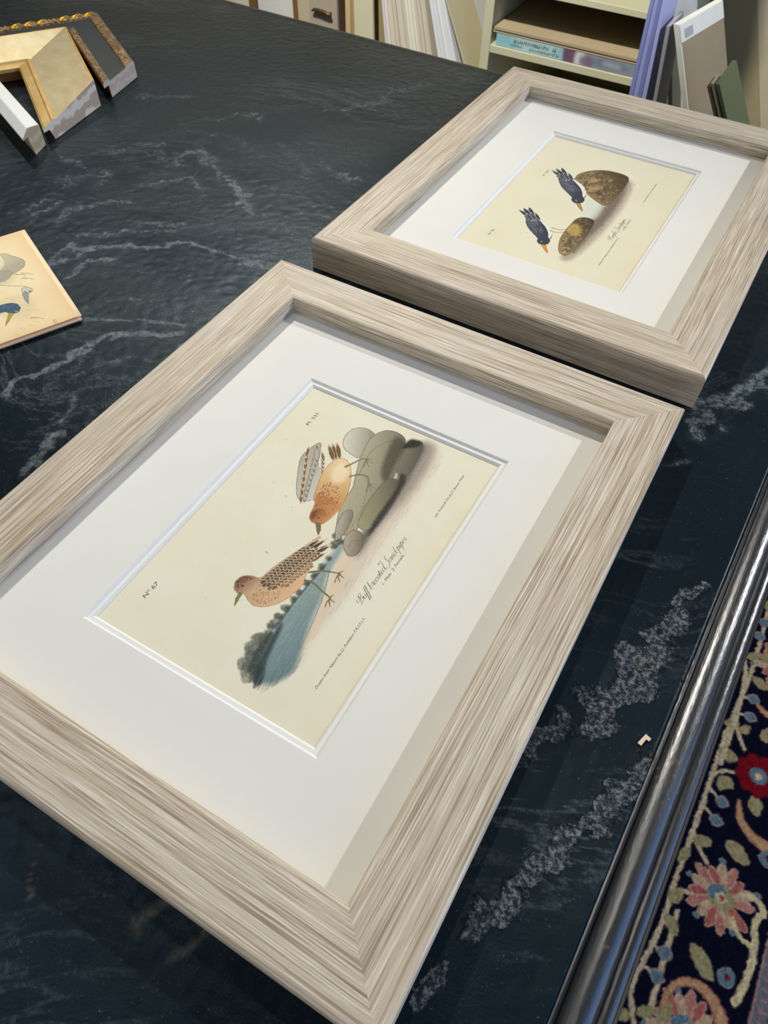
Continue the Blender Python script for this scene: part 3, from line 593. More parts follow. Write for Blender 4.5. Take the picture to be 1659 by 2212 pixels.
# ------------------------------------------------------------------ work table
STREAKS = [
(1,2.2,[(-520.0, -18.2), (-524.1, -5.1), (-520.5, 5.3), (-515.5, 12.6), (-512.6, 24.0), (-508.6, 33.6), (-511.8, 42.8), (-508.2, 55.3), (-504.7, 69.3), (-494.0, 80.7), (-478.3, 94.0), (-455.3, 109.0)]),
(0.7,1.8,[(-535.6, 79.6), (-518.6, 87.6), (-503.1, 99.3), (-485.7, 109.0), (-465.7, 115.9), (-449.3, 124.1)]),
(0.75,2.6,[(-625.7, 154.3), (-616.7, 150.7), (-590.0, 173.9), (-573.7, 182.7), (-559.7, 193.9), (-545.6, 205.1), (-528.2, 212.6), (-508.9, 217.7), (-490.8, 218.3), (-467.9, 224.1), (-452.2, 227.0)]),
(0.7,2.2,[(-619.5, 115.5), (-614.8, 136.9), (-606.9, 153.3), (-594.9, 168.8)]),
(0.6,2,[(-619.5, 115.5), (-624.6, 134.2), (-625.7, 154.3)]),
(0.7,2.2,[(-593.7, 114.6), (-596.0, 130.9), (-589.9, 144.0), (-575.8, 157.0)]),
(0.5,3.5,[(-633.5, 166.7), (-620.6, 179.2), (-605.7, 195.1), (-585.9, 206.1), (-562.0, 217.9)]),
(0.5,4,[(-665.9, 167.5), (-670.0, 181.3), (-672.2, 201.2), (-663.1, 215.9), (-651.5, 225.7), (-630.6, 239.6)]),
(0.5,9,[(-649.2, 320.8), (-653.9, 335.4), (-644.6, 346.8), (-631.3, 350.5), (-613.1, 344.9), (-594.7, 332.5), (-577.8, 319.9)]),
(0.6,6,[(-577.8, 319.9), (-557.4, 305.9), (-536.8, 292.8), (-519.8, 286.9)]),
(0.5,4,[(-519.8, 286.9), (-495.8, 290.1), (-474.4, 283.6), (-449.7, 287.8)]),
(0.4,5,[(-721.4, 229.3), (-706.0, 244.2), (-692.3, 265.3), (-712.3, 264.1), (-734.9, 263.8), (-753.1, 261.7)]),
(0.45,6,[(-705.1, 168.7), (-713.0, 180.7), (-707.4, 193.1), (-694.5, 201.7), (-691.5, 186.2), (-693.6, 165.8)]),
(0.5,5,[(-646.4, 267.4), (-637.4, 278.0), (-631.4, 289.0), (-617.3, 303.1), (-595.2, 289.9)]),
(0.35,4,[(-712.3, 304.2), (-718.0, 316.0), (-707.0, 328.6), (-685.8, 342.8)]),
(0.55,4,[(-601.6, 212.0), (-591.5, 222.8), (-575.4, 227.2), (-559.7, 237.6)]),
(0.7,3,[(-445.8, -62.6), (-448.4, -53.3), (-454.8, -34.8), (-451.5, -21.0)]),
(0.5,2,[(-458.8, -16.1), (-463.5, -1.9), (-470.5, 8.7)]),
(0.5,2,[(-486.5, 21.9), (-483.8, 40.0), (-474.1, 56.0), (-448.8, 73.8)]),
(0.35,2,[(-578.5, 121.1), (-562.3, 145.8), (-536.8, 158.9)]),
(0.45,3,[(-548.8, 90.1), (-541.6, 101.3), (-533.5, 116.4), (-511.8, 127.3)]),
(0.3,4,[(-581.1, 412.7), (-555.6, 403.5), (-516.3, 384.6)]),
(0.4,4,[(-790.8, 414.1), (-760.0, 438.5), (-736.0, 451.0)]),
(0.4,5,[(-680.8, 422.2), (-664.9, 443.0), (-634.5, 450.0)]),
(0.4,5,[(-587.8, 508.5), (-563.3, 528.4), (-547.1, 556.8), (-544.6, 598.4), (-527.8, 639.9)]),
(0.45,3,[(-578.8, 414.1), (-542.1, 397.0), (-515.1, 375.7)]),
(0.5,5,[(-512.8, 405.1), (-490.4, 397.6), (-468.0, 393.4)]),
(0.3,3,[(-699.7, 364.2), (-678.5, 384.7), (-633.3, 396.1), (-602.1, 392.4)]),
(0.3,3,[(-544.9, 487.0), (-516.0, 503.1)]),
(0.6,5,[(-29.8, 337.4), (-36.3, 307.1), (-50.3, 279.1), (-62.4, 259.1)]),
(0.55,6,[(-24.1, 314.9), (-38.1, 287.0), (-50.4, 254.9), (-57.8, 232.8)]),
(0.4,1.5,[(-67.5, 188.0), (-55.0, 202.4)]),
]
ROUGH = [
(6,[(-1.8, -22.1), (-2.7, -33.9), (-9.9, -52.7), (-19.2, -80.3), (-25.8, -100.0), (-33.1, -121.9), (-42.4, -138.3), (-45.8, -153.0)]),
(11,[(-15.7, 71.9), (-22.0, 30.9), (-31.8, 4.0), (-46.6, -21.8)]),
(5,[(-16.5, 83.2), (-8.7, 96.1)]),
(5,[(-51.0, -37.4), (-57.5, -47.7), (-56.9, -60.8)]),
(5,[(-49.5, -170.7), (-52.3, -185.0)]),
]
VEIN = [(.9, [(-246.3, -229.9), (-240.9, -240.6), (-236.3, -246.2), (-234.7, -246.4), (-232.5, -250.9)]), (4, [(-171.2, -214.7), (-175, -222.5), (-178, -231)]), (3, [(-152.6, -214.5), (-156, -231)]), (3, [(-22.5, 32.4), (-27.9, 23.7)])]
table = empty('work_table', (TOX, 0, 0), TRA)
tag(table, 'large work table with a dark cleft slate top and glossy black rounded edge, carrying everything', 'table')
def slab():
    xs = np.concatenate([np.linspace(-1.75, -1.2, 12)[:-1], np.arange(-1.2, .0001, .002)]); xs[-1] = 0
    ys = np.concatenate([np.linspace(-1.0, -.34, 14)[:-1], np.arange(-.34, .7161, .002)]); ys[-1] = .716
    X, Y = np.meshgrid(xs, ys); h, w = X.shape
    def field(lines, soft, jit):
        F = np.zeros((h, w)); jx = smooth_field(h, w, 3, jit) + smooth_field(h, w, 9, jit * 1.3); jy = smooth_field(h, w, 3, jit) + smooth_field(h, w, 9, jit * 1.3)
        for ln in lines:
            s, wd, pts = ln if len(ln) == 3 else (1.0, ln[0], ln[1])
            P = spline(pts, False, 5)
            for i in range(len(P) - 1):
                a = P[i]; e = P[i + 1] - P[i]; pad = wd * 2 + 12
                i0, i1 = np.searchsorted(xs, [(min(a[0], P[i + 1][0]) - pad) / 1000, (max(a[0], P[i + 1][0]) + pad) / 1000])
                j0, j1 = np.searchsorted(ys, [(min(a[1], P[i + 1][1]) - pad) / 1000, (max(a[1], P[i + 1][1]) + pad) / 1000])
                q = (slice(j0, j1), slice(i0, i1))
                if i1 <= i0 or j1 <= j0: continue
                px = X[q] * 1000 + jx[q] * wd; py = Y[q] * 1000 + jy[q] * wd
                t = np.clip(((px - a[0]) * e[0] + (py - a[1]) * e[1]) / (e @ e + 1e-9), 0, 1)
                d = np.hypot(px - a[0] - t * e[0], py - a[1] - t * e[1])
                F[q] = np.maximum(F[q], s * np.clip((wd - d) / (wd * soft), 0, 1))
        return F
    st = field([(q[0], q[1] * 1.9 + 1.2, q[2]) for q in STREAKS], 1.0, .30); ro = field([(q[0] * 1.55, q[1]) for q in ROUGH], 1.0, .30); ve = field(VEIN, 1.0, .5)
    bl = smooth_field(h, w, 2.2, .00012)
    Z = bl - .0004 + ro * np.clip(.0002 + smooth_field(h, w, 1.3, .0003), 0, .0009)
    Z = Z * np.clip((-X) / .012, 0, 1) * np.clip((.716 - Y) / .012, 0, 1)
    Z = np.minimum(Z, .0009)
    V = np.stack([X, Y, Z], -1).reshape(-1, 3); i = np.arange(h * w).reshape(h, w)
    Q = np.stack([i[:-1, :-1], i[:-1, 1:], i[1:, 1:], i[1:, :-1]], -1).reshape(-1, 4)
    # skirt down to the underside
    rim = np.concatenate([i[0, :], i[1:, -1], i[-1, -2::-1], i[-2:0:-1, 0]]); nv = len(V)
    low = V[rim].copy(); low[:, 2] = -.03; V = np.vstack([V, low]); k = len(rim); a = np.arange(k); b = (a + 1) % k
    S = np.stack([rim[a], nv + a, nv + b, rim[b]], -1)
    me = bpy.data.meshes.new('slate_top'); me.vertices.add(len(V)); me.vertices.foreach_set('co', V.astype(np.float32).ravel())
    Qs = np.vstack([Q, S]); me.loops.add(Qs.size); me.loops.foreach_set('vertex_index', Qs.astype(np.int32).ravel())
    me.polygons.add(len(Qs)); me.polygons.foreach_set('loop_start', np.arange(0, Qs.size, 4, dtype=np.int32))
    try: me.polygons.foreach_set('loop_total', np.full(len(Qs), 4, dtype=np.int32))
    except Exception: pass
    me.update(calc_edges=True)
    me.polygons.foreach_set('use_smooth', [True] * len(Q) + [False] * len(S))
    for nm, F in (('streak', st), ('rough', ro), ('vein', ve)):
        at = me.attributes.new(nm, 'FLOAT', 'POINT'); at.data.foreach_set('value', np.concatenate([F.ravel(), np.zeros(k)]).astype(np.float32))
    me.materials.append(M_slate)
    o = bpy.data.objects.new('slate_top', me); COL.objects.link(o); o.parent = table; o.location = (0, 0, T); return o
slab()
def arc(cx, cz, rx, rz, a0, a1, n): return [(cx + rx * math.cos(math.radians(a0 + (a1 - a0) * i / n)), cz + rz * math.sin(math.radians(a0 + (a1 - a0) * i / n))) for i in range(n + 1)]
prof = [(.0004, -.03), (.0004, .0002), (.0013, .0004), (.0018, -.0006), (.0024, -.0012)] + arc(.0112, -.0085, .0088, .0088, 150, 20, 14) + arc(.0235, -.0170, .0055, .0060, 140, 20, 8) + [(.0300, -.0192), (.0309, -.0205), (.0306, -.0226), (.0270, -.026), (.0215, -.034), (.0215, -.048), (.0004, -.048)]
mb = MB(); n = len(prof); ysg = np.linspace(-1.0, .718, 30); v = [(x, y, z) for y in ysg for (x, z) in prof]; f = []
for k in range(len(ysg) - 1):
    for i in range(n):
        j = (i + 1) % n; f.append((k * n + i, k * n + j, (k + 1) * n + j, (k + 1) * n + i))
f.append(tuple(range(n))[::-1]); f.append(tuple(range((len(ysg) - 1) * n, len(ysg) * n)))
mb.add(v, f); o = mb.build('edge_moulding', M_lac, table, True, loc=(0, 0, T))
es = o.modifiers.new('split', 'EDGE_SPLIT'); es.split_angle = math.radians(50)
M_edge = plain('worn_brown_edge', L3(120, 96, 70), .5, .4, .15, 40)
mb = MB(); mb.box(-1.75, 0, .7164, .7186, -.03, -.0006); mb.build('back_edging', M_edge, table, loc=(0, 0, T))
mb = MB(); mb.box(-1.72, -.02, -.97, .69, .08, T - .0305); mb.box(-1.66, -.08, -.9, .63, .0, .08); mb.build('base_cabinet', M_apron, table)

# ------------------------------------------------------------------ frame corner samples on the table
def corner_sample(name, label, corner, ang, prof, mats, fmi, la, lb, group='frame corner samples', endmat=0, cut=1.0):
    # local x along the arm that runs to the right, local y along the other arm; profile (w, z) measured from the outer edges
    t = empty(name, (corner[0], corner[1], T), math.radians(ang)); tag(t, label, 'frame sample', group)
    wmax = max(w for w, z in prof); n = len(prof)
    for which in (0, 1):
        Ln = la if which == 0 else lb; v = []
        for e in (0, 1):
            for (w, z) in prof:
                s = w if e == 0 else Ln + w * cut
                v.append((s, -w, z) if which == 0 else (w, -s, z))
        f = []; m = []
        for i in range(n):
            j = (i + 1) % n; q = (i, n + i, n + j, j); f.append(q if which == 0 else q[::-1]); m.append(fmi[i])
        c0, c1 = tuple(range(n)), tuple(range(n, 2 * n))[::-1]
        if which == 1: c0, c1 = c0[::-1], c1[::-1]
        f += [c0, c1]; m += [endmat, endmat]
        mobj('moulding_arm', v, f, mats, t, m)
    return t
M_end1 = endgrain('raw_pine_end', L3(226, 214, 198), L3(184, 166, 148), 30)
M_end2 = endgrain('raw_pale_wood', L3(200, 188, 176), L3(188, 174, 160), 60)
M_end3 = endgrain('raw_poplar_end', L3(196, 180, 152), L3(178, 162, 134), 50)
M_pgold = gold_leaf('pale_gold_leaf', L3(196, 176, 132), L3(214, 202, 164), 34, .42, .45)
M_ridge = gold_leaf('warm_gold', L3(206, 166, 96), L3(226, 196, 132), 40, .38, .5)
M_bole = gold_leaf('orange_gold', L3(196, 128, 66), L3(214, 160, 98), 40, .45, .4)
M_agold = gold_leaf('antique_gold', L3(126, 98, 62), L3(176, 146, 100), 45, .45, .35, L3(84, 62, 42))
M_bgold = gold_leaf('bright_gold', L3(214, 150, 20), L3(252, 206, 70), 80, .25, .75)
M_brown = gold_leaf('carved_brown', L3(92, 66, 44), L3(132, 98, 66), 60, .5, .2)
M_panel = plain('dark_green_panel', L3(36, 46, 48), .5, .4, .15, 30)
M_white = plain('white_lacquer', L3(226, 228, 226), .35, .5, .01, 20)
# wide pale gold
pw = [(0, 0), (0, .0272), (.0012, .0281), (.0030, .0278), (.0560, .0176), (.0580, .0196), (.0600, .0200), (.0618, .0180), (.0640, .0182), (.0700, .0176), (.0722, .0165), (.0722, .0128), (.0662, .0122), (.0655, .0118), (.0625, 0)]
corner_sample('frame_corner_sample', 'wide pale gold corner sample with raw pine end, between the white and ornate ones', (-.7055, .4945), -34.6, pw,
              [M_end1, M_pgold, M_ridge, M_bole], [3, 2, 2, 1, 2, 2, 2, 2, 2, 2, 2, 3, 3, 3, 3], .171, .14, endmat=0)
# small ornate gold, dark panel
ps = [(0, 0), (0, .0165), (.002, .0195), (.0065, .0205), (.0135, .0195), (.0150, .0175), (.0400, .0172), (.0410, .0195), (.0450, .0208), (.0490, .0205), (.0500, .0190), (.0500, .0140), (.0430, .0138), (.0425, 0)]
small = corner_sample('frame_corner_sample', 'slim ornate gold corner sample with dark inner panel, farthest back of the three', (-.7285, .5705), -32, ps,
              [M_end2, M_agold, M_panel, M_brown], [3, 1, 1, 1, 1, 2, 2, 1, 1, 1, 1, 1, 3, 3], .173, .19, endmat=0)
# carved leaves on the ornate arm that runs left, part of the moulding
mb = MB()
def leafy(cx, cy, ang, ln, wd, ht):
    c, s = math.cos(ang), math.sin(ang); ring_ = []; n_ = 10
    v = [(cx, cy, .0198 + ht)]; f = []
    for r in (.55, 1.0):
        for i in range(n_):
            a = 2 * math.pi * i / n_; x = math.cos(a) * ln * .5 * r; y = math.sin(a) * wd * .5 * r * (1 - .35 * math.cos(a))
            v.append((cx + x * c - y * s, cy + x * s + y * c, .0198 + (ht * .75 if r < .9 else -.001)))
    for i in range(n_):
        j = (i + 1) % n_; f += [(0, 1 + i, 1 + j), (1 + i, 1 + n_ + i, 1 + n_ + j, 1 + j)]
    mb.add(v, f)
yy = -.012; k = 0
while yy > -.188:
    if k % 4 == 3:
        for q in (-1, 1): leafy(.007, yy + q * .003, 1.57, .0045, .0045, .0022)
        yy -= .012
    else:
        leafy(.0045, yy, 1.57 + .5, .0190, .0058, .0018); leafy(.0098, yy - .005, 1.57 - .55, .0150, .0046, .0016); yy -= .0165
    k += 1
mb.build('gilt_leaf_carving', M_bgold, small, True)['label'] = 'bright gilt carved leaves'
# white
px = [(0, 0), (0, .0205), (.0016, .0224), (.0155, .0279), (.0170, .0276), (.0253, .0226), (.0258, .0216), (.0256, .0210), (.0192, .0206), (.0162, 0)]
corner_sample('frame_corner_sample', 'narrow white lacquered frame corner sample with bare wood end, nearest of the three', (-.6855, .3575), -24.3, px,
              [M_end3, M_white], [1, 1, 1, 1, 1, 1, 1, 0, 0, 0], .150, .12, endmat=0)

# ------------------------------------------------------------------ pile of loose prints
def loose_picture():
    # x runs along the bottom edge to the left edge of the photo as negative, origin at the sheet's lower right corner
    cv = Canvas(-170, 0, 0, 152, .4, (240, 220, 178), .15, 4)
    n = smooth_field(cv.h, cv.w, 60, 1)
    a = np.clip(.12 + .10 * n, 0, .4)[..., None]; cv.C = cv.C * (1 - a) + np.array((226, 192, 140.)) * a
    e = np.clip(1 - np.minimum(np.abs(cv.X), np.minimum(cv.Y, 152 - cv.Y)) / 18, 0, 1)[..., None] ** 2 * .45; cv.C = cv.C * (1 - e) + np.array((226, 184, 132.)) * e
    cv.cloud([(-60, 96), (-40, 100), (-26, 86), (-44, 70), (-70, 66), (-90, 80)], (206, 192, 158), .6, 12)
    return cv
ST_BR = Vector((-.2985, .0916)); ST_TR = Vector((-.4341, .1564)); ST_BL = Vector((-.3225, .0299))
ey = (ST_TR - ST_BR).normalized(); ST_ANG = math.atan2(ey.y, ey.x) - math.pi / 2
def to_sheet(x, y):
    d = Vector((x, y)) - ST_BR; return (float(d.x * ey.y - d.y * ey.x) * 1000, float(d.dot(ey)) * 1000)
cvs = loose_picture(); S_ = to_sheet; D = lambda *q: [S_(*p) for p in q]
# grey wing, pale long-necked bird, blue-headed bird with yellow bill, far gulls
cvs.cloud(D((-.372, .062), (-.345, .060), (-.332, .068), (-.340, .085), (-.360, .090)), (222, 206, 168), .7, 8)
r_ = cvs.poly(D((-.4230, .1200), (-.4100, .1250), (-.3960, .1245), (-.3890, .1150), (-.3930, .0980), (-.4100, .0900)), (176, 168, 146), 1, 1.2, True, (120, 112, 98), .5, None, (206, 196, 168), (-.7, .7))
cvs.poly(D((-.4360, .1180), (-.4230, .1210), (-.4080, .1130), (-.4020, .1000), (-.4160, .0900), (-.4300, .1000)), (226, 214, 182), 1, 1.2, True, (150, 140, 120), .5)
for k in range(9): p0 = S_(-.412 + .002 * k, .096 + .001 * k); p1 = S_(-.397 + .0008 * k, .122 - .0022 * k); cvs.stroke([p0, p1], .6, .4, (140, 132, 112), .5, False)
cvs.poly(D((-.4050, .0960), (-.3980, .1060), (-.3900, .1050), (-.3880, .0930), (-.4000, .0850)), (170, 164, 146), 1, 1.2, True, (128, 120, 104), .4)
cvs.stroke(D((-.400, .0740), (-.3860, .0830), (-.3740, .0900), (-.3640, .0950), (-.3590, .0950)), 7.5, 6.0, (234, 222, 180))
cvs.stroke(D((-.402, .0770), (-.3880, .0860), (-.3760, .0930), (-.3650, .0985), (-.3570, .0960)), .8, .7, (150, 142, 118), .8)
cvs.poly(D((-.3650, .0985), (-.3580, .0985), (-.3560, .0930), (-.3610, .0905), (-.3670, .0940)), (206, 200, 176), 1, 1, True, (130, 128, 116), .5)
cvs.poly(D((-.3620, .0935), (-.3570, .0925), (-.3470, .0835), (-.3455, .0820), (-.3520, .0840), (-.3610, .0895)), (150, 156, 156), 1, .8, False, (92, 96, 96), .4)
cvs.poly(D((-.3590, .0955), (-.3578, .0962), (-.3570, .0950), (-.3582, .0943)), (70, 74, 76))
cvs.stroke(D((-.3780, .0500), (-.3690, .0560), (-.3620, .0620), (-.3580, .0690), (-.3540, .0720)), 12, 10.5, (72, 96, 116))
cvs.poly(D((-.3600, .0740), (-.3540, .0770), (-.3470, .0745), (-.3450, .0690), (-.3500, .0650), (-.3570, .0660)), (74, 98, 120), 1, 1, True, (48, 64, 80), .5)
cvs.poly(D((-.3500, .0665), (-.3465, .0662), (-.3415, .0560), (-.3396, .0508), (-.3428, .0548), (-.3490, .0630)), (190, 164, 52), 1, .8, False, (110, 92, 36), .5)
cvs.poly(D((-.3480, .0700), (-.3466, .0708), (-.3455, .0696), (-.3469, .0688)), (226, 214, 150)); cvs.poly(D((-.3472, .0700), (-.3467, .0704), (-.3462, .0698), (-.3467, .0694)), (30, 30, 34))
for (x, y) in ((-.3250, .0732), (-.383, .1085), (-.379, .113), (-.373, .108)): cvs.stroke(D((x - .0050, y - .0030), (x, y), (x + .0052, y + .0012)), .9, .4, (120, 112, 94), .8)
for k in range(40):
    x = -.37 + .05 * rng.random(); y = .045 + .035 * rng.random(); cvs.stroke(D((x, y), (x + .003, y + .002)), .5, .2, (176, 160, 126), .6, False)
tn = S_(-.3070, .0757); stx = []
for k in range(7): cvs.stroke([(tn[0] - 1.2, tn[1] - 4.5 + k * 1.6), (tn[0] + 1.2, tn[1] - 4.3 + k * 1.6)], .7, .5, (160, 136, 104), .7, False)
M_old = vcol_mat('aged_print_paper', .85, .1)
M_sheet = plain('aged_paper', L3(236, 212, 176), .85, .1, .05, 14)
M_sheet2 = plain('aged_paper_pink', L3(214, 180, 152), .85, .1, .05, 14)
zz = T + .0004
SHEETS = [('lowest of the loose prints in the pile at the table edge', .4, -1.5, .0015, .0000, M_sheet2), ('second loose print from the bottom of the pile', -.7, -.5, .0005, .0020, M_sheet),
          ('third loose print from the bottom of the pile', .3, .8, .0022, -.0012, M_sheet2), ('loose print just beneath the uppermost one, its pale margin showing', -.2, 0, .0034, .0022, M_sheet)]
for i, (lb, da, _, dx, dy, m_) in enumerate(SHEETS):
    t_ = .0007; mb = MB(); nx = 8; X0, X1, Y0, Y1 = -.19, 0, 0, .1535
    # slightly cockled sheet
    v = []; f = []
    for zt_ in (0, 1):
        for a in range(nx + 1):
            for b in range(nx + 1):
                x = X0 + (X1 - X0) * a / nx; y = Y0 + (Y1 - Y0) * b / nx; v.append((x, y, zt_ * t_ * .6 + .00025 * math.sin(3 * a / nx + b * .9 + i)))
    N1 = (nx + 1) ** 2; idx = lambda a, b: a * (nx + 1) + b
    for a in range(nx):
        for b in range(nx): f += [(N1 + idx(a, b), N1 + idx(a + 1, b), N1 + idx(a + 1, b + 1), N1 + idx(a, b + 1)), (idx(a, b), idx(a, b + 1), idx(a + 1, b + 1), idx(a + 1, b))]
    for a in range(nx):
        for (b, q) in ((0, 1), (nx, -1)): s4 = (idx(a, b), idx(a + 1, b), N1 + idx(a + 1, b), N1 + idx(a, b)); f.append(s4[::q])
        for (b, q) in ((0, -1), (nx, 1)): s4 = (idx(b, a), idx(b, a + 1), N1 + idx(b, a + 1), N1 + idx(b, a)); f.append(s4[::q])
    mb.add(v, f)
    e_x = Vector((ey.y, -ey.x)); p = ST_BR + e_x * dx + ey * (-.0015 + dy)
    o = mb.build('loose_print', m_, None, True, loc=(p.x, p.y, zz + .0004), rz=ST_ANG + math.radians(da)); zz += .00098
    tag(o, lb, 'print', 'loose prints in the pile')
zf = .00025 * np.sin(cvs.X * .03) * np.cos(cvs.Y * .04)
o = sheet('loose_print', cvs, M_old, None, stx, zf=zf, zoff=.0004, gain=1.0); o.location = (ST_BR.x, ST_BR.y, zz + .0007); o.rotation_euler = (0, 0, ST_ANG)
so = o.modifiers.new('thick', 'SOLIDIFY'); so.thickness = .0004
tag(o, 'uppermost loose print of the pile, showing a blue-headed bird with a yellow bill', 'print', 'loose prints in the pile')

# ------------------------------------------------------------------ paper scrap on the slate
mb = MB(); w_ = [(-.0012, -.0032), (.0012, -.0032), (.0012, .0018), (.0030, .0020), (.0030, .0040), (-.0006, .0042)]
nn = len(w_); mb.add([(x, y, 0) for x, y in w_] + [(x, y, .0006) for x, y in w_], [tuple(range(nn))[::-1], tuple(range(nn, 2 * nn))] + [(i, (i + 1) % nn, nn + (i + 1) % nn, nn + i) for i in range(nn)])
o = mb.build('paper_scrap', plain('scrap_paper', L3(236, 206, 176), .8, .1, .02), loc=(.2265, -.0165, T + .0008), rz=-.25)
tag(o, 'tiny cream scrap of paper on the slate near the black table edge', 'scrap')

# ------------------------------------------------------------------ floor, wall, rug
mfloor = plain('brown_floor', L3(96, 80, 62), .5, .3, .15, 6)
mb = MB(); mb.box(-4, 4, -3, 2.0, -.05, 0); tag(mb.build('floor', mfloor), kind='structure')
mwall = plain('cream_wall', L3(214, 208, 190), .8, .2, .04, 5)
mb = MB(); mb.box(-4, 4, 1.9, 2.0, 0, 2.7); tag(mb.build('wall_back', mwall), kind='structure')

def rug_picture():
    cv = Canvas(330, 960, -330, 1000, 2.0, (13, 14, 33), .9, 2)
    CR = (206, 184, 148); OL = (160, 148, 106); TE = (96, 122, 134); PK = (186, 122, 108); TA = (190, 150, 106); RE = (126, 16, 28); GR = (150, 138, 134)
    def leafp(x, y, ang, l, w, c=OL):
        a = math.radians(ang); ca, sa = math.cos(a), math.sin(a)
        cv.poly([(x + (p * l) * ca - q * w * sa, y + (p * l) * sa + q * w * ca) for p, q in ((0, 0), (.3, .5), (.7, .42), (1, .05), (.75, -.4), (.3, -.42))], c, 1, 2.6)
    def bud(x, y, sx, sy):
        cv.stroke([(sx, sy), (x, y)], 6, 5, CR); cv.poly([(x - 12, y), (x, y - 11), (x + 12, y), (x, y + 11)], GR, 1, 2.6); cv.poly([(x - 8, y), (x, y - 7.5), (x + 8, y), (x, y + 7.5)], TE, 1, 2.4)
    def vine(p, w=8): cv.stroke(p, w, w, CR, 1, True, 2.6)
    def red(x, y, r=36):
        for k in range(9):
            a = 2 * math.pi * k / 9; cv.poly([(x + math.cos(a + d) * r * q, y + math.sin(a + d) * r * q) for d, q in ((-.42, .5), (-.34, .95), (0, 1.08), (.34, .95), (.42, .5), (0, .2))], RE, 1, 2.4, True, (70, 12, 20), 1.6)
        cv.poly([(x + math.cos(a) * 15, y + math.sin(a) * 15) for a in np.linspace(0, 6.28, 10)[:-1]], TE, 1, 2.4); cv.poly([(x - 7, y), (x, y - 7), (x + 7, y), (x, y + 7)], (214, 178, 150), 1, 2.2)
    def lotus(x, y, s=1.0, rot=0.0):
        for k in range(15):
            a = rot + math.radians(20 + 320 * k / 14.); r = 62 * s * (1 + .10 * math.sin(k * 2.3)); c = (PK, (196, 164, 130), (172, 98, 88))[k % 3]
            ca, sa = math.cos(a), math.sin(a)
            cv.poly([(x + (p * r) * ca - q * s * sa, y + (p * r) * sa + q * s * ca) for p, q in ((.2, -5), (.75, -10), (1, -1), (.78, 9), (.2, 5))], c, 1, 2.4, True, (206, 178, 150), 1.8)
            if k % 3 == 1: cv.poly([(x + 1.06 * r * ca - 6 * s, y + 1.06 * r * sa), (x + 1.06 * r * ca, y + 1.06 * r * sa - 6 * s), (x + 1.06 * r * ca + 6 * s, y + 1.06 * r * sa), (x + 1.06 * r * ca, y + 1.06 * r * sa + 6 * s)], TE, 1, 2.4, True, GR, 1.6)
        cv.poly([(x + math.cos(a) * 26 * s, y + math.sin(a) * 22 * s) for a in np.linspace(0, 6.28, 9)[:-1]], OL, 1, 2.4)
        cv.poly([(x - 24 * s, y + 8 * s), (x - 6 * s, y + 22 * s), (x + 8 * s, y + 12 * s), (x - 8 * s, y - 6 * s), (x - 20 * s, y - 10 * s)], TE, 1, 2.4)
        cv.poly([(x - 10 * s, y), (x, y - 12 * s), (x + 12 * s, y), (x, y + 12 * s)], CR, 1, 2.4); cv.poly([(x - 3 * s, y), (x + 3 * s, y - 5 * s), (x + 7 * s, y), (x + 2 * s, y + 5 * s)], (160, 90, 76), 1, 2.2)
    def curl(p, w=24):
        cv.stroke(p, 8, w, (176, 112, 92), 1, True, 2.8); cv.stroke(p, 4, w * .72, TA, 1, True, 2.8)
    for oy in (-640, 0, 640):
        v = lambda *q: [(a, b + oy) for a, b in q]
        vine(v((470, 830), (473, 670), (468, 570), (462, 490), (460, 385), (458, 315), (455, 235), (454, 153), (442, 63), (462, 10), (470, -70), (468, -190)))
        vine(v((466, 560), (478, 525), (497, 496)), 7); vine(v((462, 425), (476, 440), (492, 446)), 7)
        vine(v((458, 318), (474, 296), (490, 282)), 7); vine(v((455, 212), (470, 222), (482, 226)), 7)
        for (x, y, sx, sy) in ((489, 597, 470, 590), (492, 560, 470, 556), (487, 387, 461, 400), (486, 353, 460, 366), (470, 127, 448, 130), (469, 93, 446, 96)): bud(x, y + oy, sx, sy + oy)
        for (x, y, a, l, w) in ((478, 535, 200, 26, 20), (483, 520, 60, 26, 18), (492, 470, 175, 34, 24), (478, 432, 270, 28, 18), (494, 432, 230, 24, 22), (530, 425, 290, 34, 24), (556, 440, 320, 34, 22), (508, 330, -25, 46, 26),
                                (463, 302, 30, 30, 20), (461, 290, 250, 30, 16), (458, 196, 75, 30, 20), (456, 178, -40, 30, 20), (500, 160, -40, 52, 26), (452, 30, 210, 26, 16), (458, 34, 40, 28, 16), (486, 40, 70, 34, 18), (476, 640, -20, 34, 20), (520, 525, 60, 40, 26), (500, 630, 30, 36, 22)):
            leafp(x, y + oy, a, l, w)
        red(529, 461 + oy); lotus(522, 243 + oy, .82, math.radians(-10)); lotus(522, 690 + oy, .8, math.radians(160))
        curl(v((511, 402), (522, 372), (548, 356), (576, 352))); curl(v((486, 62), (494, 96), (520, 112), (548, 104), (566, 80), (574, 50)))
        curl(v((498, 590), (520, 580), (546, 596), (562, 622)), 22)
        cv.stroke(v((548, 262), (570, 268), (584, 254), (576, 236), (584, 190), (580, 140), (574, 118)), 8, 12, (214, 196, 150)); cv.stroke(v((545, 222), (560, 205), (578, 200)), 7, 8, (214, 196, 150))
        for (x, y) in ((556, 143), (572, 336), (560, 560)):
            cv.poly([(x - 13, y + oy), (x - 5, y + oy - 13), (x + 9, y + oy - 11), (x + 12, y + oy + 5), (x, y + oy + 14)], TE, 1, 2.4, True, GR, 1.8); cv.poly([(x, y + oy - 4), (x + 6, y + oy), (x, y + oy + 5), (x - 3, y + oy)], RE, 1, 2.2)
    # guard stripe and inner field
    cv.poly([(597, -400), (623, -400), (623, 1100), (597, 1100)], (112, 112, 116), 1, 2.4, False)
